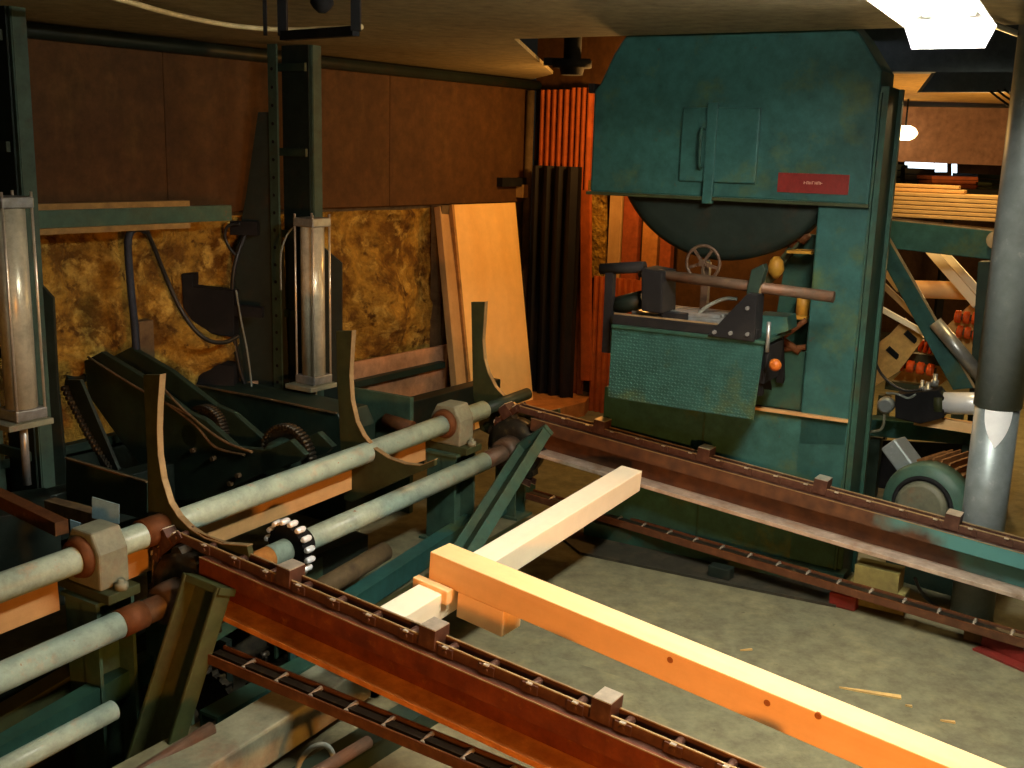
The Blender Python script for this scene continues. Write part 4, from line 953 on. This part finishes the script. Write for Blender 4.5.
# ================================================================== CEILING ITEMS
# fluorescent fixture along the shafts' direction
fl_end = onz(951, 9, 2.232); fld = V((math.sin(math.radians(27.5)), math.cos(math.radians(27.5)), 0)); fls = V((fld.y, -fld.x, 0))
fx = thing('fluorescent_lamp', 'bright fluorescent ceiling lamp at the top right', 'lamp', V((fl_end.x, fl_end.y, CZ)) - fld*.65)
fm = fl_end - fld*.66
MB().obox(V((fm.x, fm.y, CZ-.03)), fld*.66, fls*.05, Z*.03).build('housing', 'lampwhite', fx, bevel=.004)
b = MB()
for s in (-1, 1): b.prism([V((fm.x, fm.y, 0)) + fld*.66*e + fls*(s*w__) + Z*z__ for e, w__, z__ in ((-1, .05, CZ-.055), (1, .05, CZ-.055), (1, .125, CZ-.105), (-1, .125, CZ-.105))], Z*.004)
b.build('reflector', 'lampwhite', fx)
for s in (-1, 1):
    MB().tube(fm - fld*.62 + fls*(.048*s) + Z*.0, fm + fld*.62 + fls*(.048*s), .019, 16).build('tube', 'glow', fx)
    for e in (-1, 1): MB().obox(fm + fld*(.64*e) + fls*(.048*s) + Z*.01, fld*.014, fls*.022, Z*.032).build('socket', 'lampwhite', fx)
tag(MB().sweep([onz(992, 24, CZ-.02), onz(1005, 29, CZ-.02), onz(1040, 42, CZ-.02)], .012, 8).build('ceiling_conduit', 'lampwhite'), 'white conduit beside the fluorescent lamp at top right', 'conduit')
MB().prism([V((fl_end.x, fl_end.y, 0)) + fld*.02 + fls*a_ + Z*z_ for a_, z_ in ((-.125, CZ-.105), (-.05, CZ-.0), (.05, CZ-.0), (.125, CZ-.105), (.10, CZ-.165), (-.10, CZ-.165))], fld*.004).build('end_plate', 'lampwhite', fx)  # plate hung deeper to shade the top of the saw housing
# cream conduit curving along the ceiling at top left
tag(MB().sweep([onz(x, y, CZ-.03) for x, y in ((100, -6), (130, 2), (165, 12), (205, 21), (240, 26.5), (280, 29.5), (320, 29), (362, 27))], .010, 8).build('ceiling_conduit', 'conduit'), 'cream conduit curving along the ceiling at top left', 'conduit')
# dark hanging strap frame
hf = thing('ceiling_hanger', 'dark rectangular strap frame hanging from ceiling at top left', 'frame', onz(320, 34, CZ-.10))
zf = CZ-.13; a_, c_ = onz(283, 36, zf), onz(356, 31, zf)
MB().bar(a_, c_, .03, .03).build('bottom_bar', 'black', hf)
for p in (a_, c_): MB().bar(p, V((p.x, p.y, CZ)), .03, .03, V((0, -1, 0))).build('hanger', 'black', hf)
MB().bar(a_ - V((.06, .0, 0)), V((a_.x-.06, a_.y, CZ)), .012, .012, V((0, -1, 0))).build('hanger', 'black', hf)
p = onz(322, 7, CZ-.03); tag(MB().lathe(V((p.x, p.y, CZ)), V((p.x, p.y, CZ-.05)), [(0, .04), (.4, .04), (.7, .03), (1, .012)], 14).build('ceiling_hook', 'black'), 'small dark round fitting on ceiling inside the hanging frame', 'fitting')
# dark pulley post at the edge of the ceiling opening
p = ony(572, 66, 6.3); cp = thing('ceiling_post', 'dark post with flange hanging beside the saw housing', 'post', p)
MB().tube(p, p + Z*.55, .05, 20).build('pipe', 'black', cp); MB().lathe(p + Z*.03, p - Z*.05, [(0, .11), (.5, .11), (.5, .07), (1, .06)], 24).build('flange', 'black', cp)
MB().bar(p + V((-.16, 0, .02)), p + V((.1, 0, .02)), .05, .04).build('arm', 'black', cp)
q = [onback(x, y, -.05) for x, y in ((582, 50), (616, 54), (600, 86), (582, 80))]
# steel beams over the opening, right
bA, bB = ony(815, 50, 5.0), ony(1080, 42, 4.6)
tag(MB().prism([ony(x, y, 5.0) for x, y in ((800, 20), (1080, 16), (1080, 73), (800, 71))], V((0, .12, 0))).build('roof_beam', 'blue'), 'blue grey steel beam above the saw, upper right', 'beam')
q = [ony(x, y, 4.9) for x, y in ((936, 72), (1060, 72), (1060, 92), (921, 92))]
tag(MB().prism(q, V((0, .05, 0))).build('roof_duct', 'blue'), 'dark blue grey duct with slanted end at upper right', 'duct')
for k_ in range(3):
    tag(MB().sweep([ony(990+7*k_, 91-k_, 4.9), ony(1000+6*k_, 99-2*k_, 4.9), ony(1014+4*k_, 108-4*k_, 4.9), ony(1030, 112-4*k_, 4.9)], .005, 6, sub=4).build('cable', 'hose'),
        ['lowest of the thin black cables crossing the orange band by the grey pipe', 'middle one of the thin black cables by the grey pipe top', 'uppermost of the thin black cables by the grey pipe top'][k_], 'cable', 'cables beside the grey pipe')

# ================================================================== RIGHT BACKGROUND
# warm lit far ceiling and hanging sheet
struct(MB().prism([V((1.0, 6.3, 2.29)), V((7, 4.9, 2.29)), V((9, 9.9, 2.29)), V((1.4, 12.6, 2.29))], (0, 0, .06)).build('ceiling', 'ceil_lit'))
Ys = 9.2
q = [ony(x, y, Ys) for x, y in ((860, 106), (1060, 109), (1060, 168), (860, 160))]
tag(MB().prism(q, V((0, .02, 0))).build('hanging_sheet', 'sheet'), 'brownish hanging sheet with a glare under the far ceiling', 'sheet')
bq = ony(905, 133, Ys-.25); wl_ = thing('glare_shape', 'glowing warm shape added for the glare on the far hanging sheet', 'lamp', bq)  # glowing shape and its cord added to imitate the sheet's glare
MB().lathe(bq - V((.10, 0, 0)), bq + V((.10, 0, 0)), [(0, .01), (.12, .04), (.3, .058), (.7, .058), (.88, .04), (1, .01)], 20).build('glare_glow', 'glare_glow', wl_)
MB().tube(bq + Z*.04, V((bq.x, bq.y, 2.36)), .008, 8).build('glare_cord', 'black', wl_)
# window strips far away
Yw = 10.3
wq = [(906, 934, 162, 170), (936, 947, 163, 172), (953, 957, 164, 176)]
for i, (x0, x1, y0, y1) in enumerate(wq):
    struct(MB().prism([ony(x0, y0, Yw), ony(x1, y0, Yw), ony(x1, y1, Yw), ony(x0, y1, Yw)], V((0, .03, 0))).build('window_%d' % (i+1), 'window'))
# dark shelf of things behind the boards
for i, (x0, x1, y0, y1, Yd, m, lb) in enumerate([(905, 935, 168, 187, 9.3, 'blackpl', 'dark stack below the far window, left one'), (932, 978, 176, 196, 9.0, 'redwood', 'dark red board stack far behind the lumber'),
        (976, 992, 182, 195, 9.0, 'olive', 'olive bin at the end of the far lumber pile'), (888, 908, 164, 184, 9.4, 'dark', 'dark crate beside the saw far behind'), (978, 1000, 174, 190, 9.4, 'dark', 'dark crate next to the grey pipe far behind')]):
    q = [ony(x, y, Yd) for x, y in ((x0, y0), (x1, y0+1), (x1, y1), (x0, y1))]
    b = MB(); n_ = 5 if i in (1,) else 3
    for k in range(n_):
        t0, t1 = k/n_, (k+.86)/n_
        b.prism([q[0].lerp(q[3], t0), q[1].lerp(q[2], t0), q[1].lerp(q[2], t1), q[0].lerp(q[3], t1)], V((random.uniform(-.03, .03), .5, 0)))
    tag(b.build('stock_pile', m), lb, 'pile')
# green frame carrying the lumber
Pf = SP0 + SX*(-.30) - SN*1.35
fn = SN
def fp(x, y, o=0): return onp(x, y, Pf + SN*o, SN)
ef = thing('lumber_rack', 'green steel frame with diagonal brace carrying lumber, right background', 'frame', V((fp(940, 240).x, fp(940, 240).y, 0)))
q = [fp(x, y) for x, y in ((868, 218), (1010, 233), (1010, 262), (868, 246))]
MB().prism(q, -SN*.12).build('beam', 'teal', ef, bevel=.004); MB().prism([fp(868, 216.5), fp(1010, 231.5), fp(1010, 233), fp(868, 218)], -SN*.13).build('beam_edge', 'edge', ef)
q = [fp(x, y, .06) for x, y in ((872, 222), (888, 238), (974, 388), (953, 390), (866, 232))]
MB().prism(q, -SN*.06).build('diagonal_brace', 'teal', ef, bevel=.003)
MB().bar(fp(889, 238, .07), fp(975, 388, .07), .012, .004, SN).build('brace_edge', 'edge', ef)
q = [fp(x, y) for x, y in ((978, 262), (1008, 262), (998, 440), (966, 440))]; 
MB().prism(q, -SN*.10).build('upright', 'green', ef, bevel=.003)
p = fp(980, 440); MB().bar(V((p.x, p.y, 0)) - SN*.05, p - SN*.05, .16, .10, SN).build('foot', 'green', ef)
b = MB(); b.tube(fp(935, 322, .1), fp(982, 378, .1), .034, 18); b.build('brace_pipe', 'steel', ef)
MB().lathe(fp(996, 240, .01), fp(996, 240, .04), [(0, .045), (1, .045)], 18).build('pulley', 'edge', ef)
q = [fp(x, y) for x, y in ((868, 419), (980, 428), (980, 446), (868, 436))]; MB().prism(q, -SN*.12).build('lower_beam', 'teal', ef, bevel=.003)
for x in (872, 974): p = fp(x, 440); MB().bar(V((p.x, p.y, 0)) - SN*.06, p - SN*.06, .08, .08, SN).build('leg', 'green', ef)
# stacked boards on the beam
a0_, a1_ = fp(850, 213, -.0), fp(1003, 227, -.0)
zb_ = fp(890, 217).z
th = .0185
dB = (fp(1010, 231) - fp(868, 216)).normalized(); dB.z = 0; dB.normalize()
st0 = fp(868, 216); z_now = max(fp(868, 216).z, fp(1010, 231).z) + .003
boards = ['lowest', 'second from bottom', 'third from bottom', 'fourth from bottom', 'fifth from bottom', 'topmost']
for k in range(6):
    p0 = V((st0.x, st0.y, z_now + th/2 + (th+.003)*k)) - dB*(.1+.03*k) - SN*.08; p1 = p0 + dB*(1.05 - .015*k + random.uniform(-.03, .03))
    board('lumber_board', p0, p1, .17, th, 'stock'); tag(COL.objects[-1], '%s of the long sawn boards stacked on the green frame' % boards[k], 'board', 'boards on the green frame')
zt_ = z_now + (th+.003)*6
for k, (s_, l_, w__) in enumerate(((.0, .45, .10), (.1, .32, .07))):
    p0 = V((st0.x, st0.y, zt_ + th/2 + k*(th+.002))) + dB*s_ - SN*.08; board('lumber_offcut', p0, p0 + dB*l_ + Z*.0, w__, th*.9, 'stock'); tag(COL.objects[-1], ['wide short offcut lying on the long board stack beside saw', 'smaller offcut on top of the other offcut beside saw'][k], 'board')
p = V((st0.x, st0.y, zt_ + .07)) + dB*.16 - SN*.08
# leaning bright slabs and planks beneath the beam
def plank(x0, y0, x1, y1, o0, o1, w, t, m, label): 
    board('lumber_slab', fp(x0, y0, o0), fp(x1, y1, o1), w, t, m, up=SN); tag(COL.objects[-1], label, 'board')
plank(930, 250, 978, 305, -.5, -.3, .05, .03, 'pale', 'leftmost of the bright slabs leaning under the green frame')
plank(942, 252, 985, 300, -.55, -.35, .05, .03, 'pale', 'rightmost of the bright slabs leaning under the green frame')
plank(878, 262, 900, 290, -.2, -.1, .035, .02, 'pale', 'short bright strip behind the diagonal brace top')
plank(876, 278, 925, 325, -.15, -.05, .03, .02, 'tan', 'brown strip running behind the diagonal brace')
plank(876, 306, 928, 335, -.10, -.05, .03, .02, 'pale', 'yellow lath lying over the conveyor side plate')
# orange pipe roll
MB_ = MB().tube(fp(912, 289, -.6), fp(972, 291, -.6), .05, 18).build('orange_roll', 'wood'); tag(MB_, 'orange wooden roll lying behind the diagonal brace', 'roll')
# conveyor with red rollers
cv = thing('roller_conveyor', 'tan inclined conveyor with red orange rollers in right background', 'conveyor', V((fp(920, 380, -.3).x, fp(920, 380, -.3).y, 0)))
q = poly_on([(868, 350), (890, 334), (905, 318), (924, 338), (898, 372), (872, 388)], Pf - SN*.15, SN); MB().prism(q, -SN*.02).build('side_plate', 'rollframe', cv)
q = poly_on([(893, 380), (940, 332), (975, 300), (985, 352), (940, 385)], Pf - SN*.5, SN); MB().prism(q, -SN*.02).build('back_plate', 'rollframe', cv)
for (x0, y0, x1, y1, o) in ((896, 364, 936, 371, -.3), (919, 345, 934, 349, -.32), (954, 316, 980, 319, -.42), (956, 331, 980, 335, -.40)):
    a_, c_ = fp(x0, y0, o), fp(x1, y1, o); b = MB(); L_ = (c_-a_); n_ = max(3, int(L_.length/.045))
    b.tube(a_, c_, .017, 10)
    ro = b.build('axle', 'stud', cv)
    b = MB()
    for k in range(n_): b.lathe(a_ + L_*((k+.08)/n_), a_ + L_*((k+.85)/n_), [(0, .024), (.12, .034), (.88, .034), (1, .024)], 14)
    b.build('rollers', 'roller', ro)
MB().bar(fp(886, 384, -.32), fp(940, 392, -.32), .05, .05).build('cross_rail', 'olive', cv)
MB().bar(fp(905, 356, -.34), fp(950, 362, -.34), .05, .05).build('cross_rail', 'olive', cv)
for x, y in ((893, 352), (911, 336)): 
    p = fp(x, y, -.14); MB().bar(p - V((.03, 0, -.02)), p + V((.03, 0, -.03)), .012, .03).build('clip', 'black', cv)
for x in (885, 960): p = fp(x, 395, -.35); MB().bar(V((p.x, p.y, 0)), p, .06, .06, SN).build('leg', 'olive', cv)
# hydraulic cylinder, valve block and lines
hyd = thing('hydraulic_cylinder', 'silver hydraulic cylinder with black valve block left of grey pipe', 'cylinder', fp(930, 420, .22))
a_, c_ = fp(944, 403, .25), fp(1000, 404, .25)
MB().tube(a_, c_, .055, 24).build('barrel', 'shiny', hyd); MB().tube(a_ - (c_-a_).normalized()*.04, a_, .062, 20).build('end_cap', 'olive', hyd)
q = poly_on([(895, 395), (938, 390), (944, 398), (944, 418), (920, 424), (895, 418)], Pf + SN*.30, SN); MB().prism(q, -SN*.12).build('valve_block', 'black', hyd, bevel=.004)
b = MB()
for x, y, r1 in ((928, 388, .022), (935, 380, .02), (922, 386, .015)): p = fp(x, y, .25); b.lathe(p - Z*.03, p + Z*.03, [(0, r1), (.5, r1), (.5, r1*.6), (1, r1*.6)], 8)
b.build('fittings', 'steel', hyd)
MB().sweep([fp(x, y, .30) for x, y in ((872, 352), (880, 372), (893, 385), (908, 391), (922, 389))], .007, 8).build('hose', 'hose', hyd)
MB().sweep([fp(x, y, .30) for x, y in ((886, 393), (897, 394), (908, 398), (916, 394))], .006, 8).build('hose', 'hosegrey', hyd)
p = fp(886, 405, .30); vv = MB().lathe(p - SN*.04, p + SN*.03, [(0, .02), (.2, .042), (.8, .042), (1, .03)], 18).build('gauge', 'galv', hyd)
MB().sweep([fp(x, y, .30) for x, y in ((884, 411), (884, 422), (880, 430), (868, 432))], .007, 8).build('pipe_line', 'cream', hyd)
# timbers under it
ob('packing_timber', 'orange packing timber under the hydraulic cylinder', 'timber', fp(915, 419, .2), fp(975, 428, .2), .06, .05, 'wood')
# timber packing at the foot of the saw, right
p0, p1 = onz(848, 585, .09), onz(905, 598, .09)
ob('packing_timber', 'yellowish packing timber behind the low track beside saw base', 'timber', p0 + TH*.04 - Z*.03, p1 + TH*.04 - Z*.03, .09, .09, 'moss')
p0, p1 = onz(850, 567, .20), onz(895, 577, .20)
ob('packing_timber', 'mossy green packing timber stacked beside the saw base', 'timber', p0 + TH*.12 - Z*.06, p1 + TH*.12 - Z*.06, .10, .10, 'moss')
tag(MB().sweep([onz(x, y, z_h) for x, y, z_h in ((915, 578, .18), (920, 590, .12), (928, 600, .06), (940, 608, .02))], .007, 8).build('hose', 'hose'), 'short black hose between the saw base and grey pipe foot', 'hose')
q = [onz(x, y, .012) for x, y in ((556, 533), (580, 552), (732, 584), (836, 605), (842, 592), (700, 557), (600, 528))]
tag(MB().prism([V((p.x, p.y, .0)) for p in q], Z*.012).build('floor_strip', 'darkfloor'), 'dark flat strip on the floor along the saw foot under the far track', 'plate')  # thin dark strip laid on the floor under the far track
q = [fp(868, 440, -.25), fp(1015, 446, -.25)]
MB().prism([q[0], q[1], V((q[1].x, q[1].y, 0)), V((q[0].x, q[0].y, 0))], -SN*.02).build('shade_sheet', 'black', ef)  # black sheet added to stand for the darkness behind the motor
q = [ony(880, 188, 8.7), ony(1015, 196, 8.7)]
sr = thing('storage_rack', 'dark storage rack far behind the lumber boards', 'rack', V(((q[0].x+q[1].x)/2, 9.1, 0)))
b = MB(); b.prism([V((q[0].x, 8.75, q[1].z)), V((q[1].x, 8.75, q[1].z)), V((q[1].x, 9.9, q[1].z)), V((q[0].x, 9.9, q[1].z))], Z*.04); b.build('shelf', 'black', sr)
for x_ in (q[0].x+.05, q[1].x-.05):
    for y_k in (8.8, 9.85): MB().bar(V((x_, y_k, 0)), V((x_, y_k, q[1].z)), .06, .06, V((0, -1, 0))).build('upright', 'black', sr)
# floor debris
def splinter(x0, y0, x1, y1, w, label):
    a_, c_ = onz(x0, y0, 0), onz(x1, y1, 0); s_ = Z.cross((c_-a_).normalized())*w
    tag(MB().prism([a_, a_.lerp(c_, .3) - s_*.6, c_ - s_, c_ + s_, a_.lerp(c_, .35) + s_*.5], Z*.006).build('wood_splinter', 'rope'), label, 'splinter')
splinter(839, 688, 901, 698, .012, 'long pale wood splinter on the concrete floor right of timber')
splinter(940, 721, 955, 723, .006, 'tiny wood chip near the right end of the floor')
splinter(905, 706, 912, 707, .005, 'tiny wood chip right of the long splinter')
splinter(740, 651, 752, 650, .004, 'tiny dark sliver beside the long orange timber')

# ================================================================== LIGHTS
def area(name, loc, aim, size, power, col, sy=None):
    l = bpy.data.lights.new(name, 'AREA'); l.energy = power; l.color = col; l.size = size
    if sy: l.shape = 'RECTANGLE'; l.size_y = sy
    o = bpy.data.objects.new(name, l); COL.objects.link(o); o.location = loc
    o.rotation_euler = (V(aim)-V(loc)).to_track_quat('-Z', 'Y').to_euler(); return o
def point(name, loc, power, col, r=.06):
    l = bpy.data.lights.new(name, 'POINT'); l.energy = power; l.color = col; l.shadow_soft_size = r
    o = bpy.data.objects.new(name, l); COL.objects.link(o); o.location = loc; return o
area('room_fill', (-.9, .3, 2.2), (-.6, 2.6, .3), .5, 6, (1, .86, .62), 1.2)  # unseen soft fill added behind the camera
point('warm_fill', (-.5, -.3, 1.3), 8, (1, .45, .12), .10)  # unseen warm fill added at the left behind the camera
sl = bpy.data.lights.new('warm_spot_fill', 'SPOT'); sl.energy = 560; sl.color = (1, .36, .055); sl.spot_size = math.radians(52); sl.spot_blend = .8; sl.shadow_soft_size = .12  # unseen spot added to turn timber and rail fronts orange
so = bpy.data.objects.new('warm_spot_fill', sl); COL.objects.link(so); so.location = (1.0, -.6, .95); so.rotation_euler = (V((.15, 2.7, .30))-V(so.location)).to_track_quat('-Z', 'Y').to_euler()
point('corner_lamp', tuple(onp(640, 120, V((0, 6.7, 0)), V((0, 1, 0)))), 48, (1, .48, .12), .08)
point('far_lamp', (3.2, 7.2, 1.3), 90, (1, .62, .22), .12)
point('board_fill', (2.1, 5.25, 2.2), 40, (1, .70, .32), .06)  # unseen fill added behind the roof beam to brighten the boards
w = bpy.data.worlds.new('world'); bpy.context.scene.world = w; w.use_nodes = True
w.node_tree.nodes['Background'].inputs[0].default_value = (.9, .8, .6, 1); w.node_tree.nodes['Background'].inputs[1].default_value = .008
vs_ = bpy.context.scene.view_settings
vs_.view_transform = 'Standard'; vs_.look = 'None'; vs_.gamma = 1; vs_.exposure = 0; vs_.use_curve_mapping = False
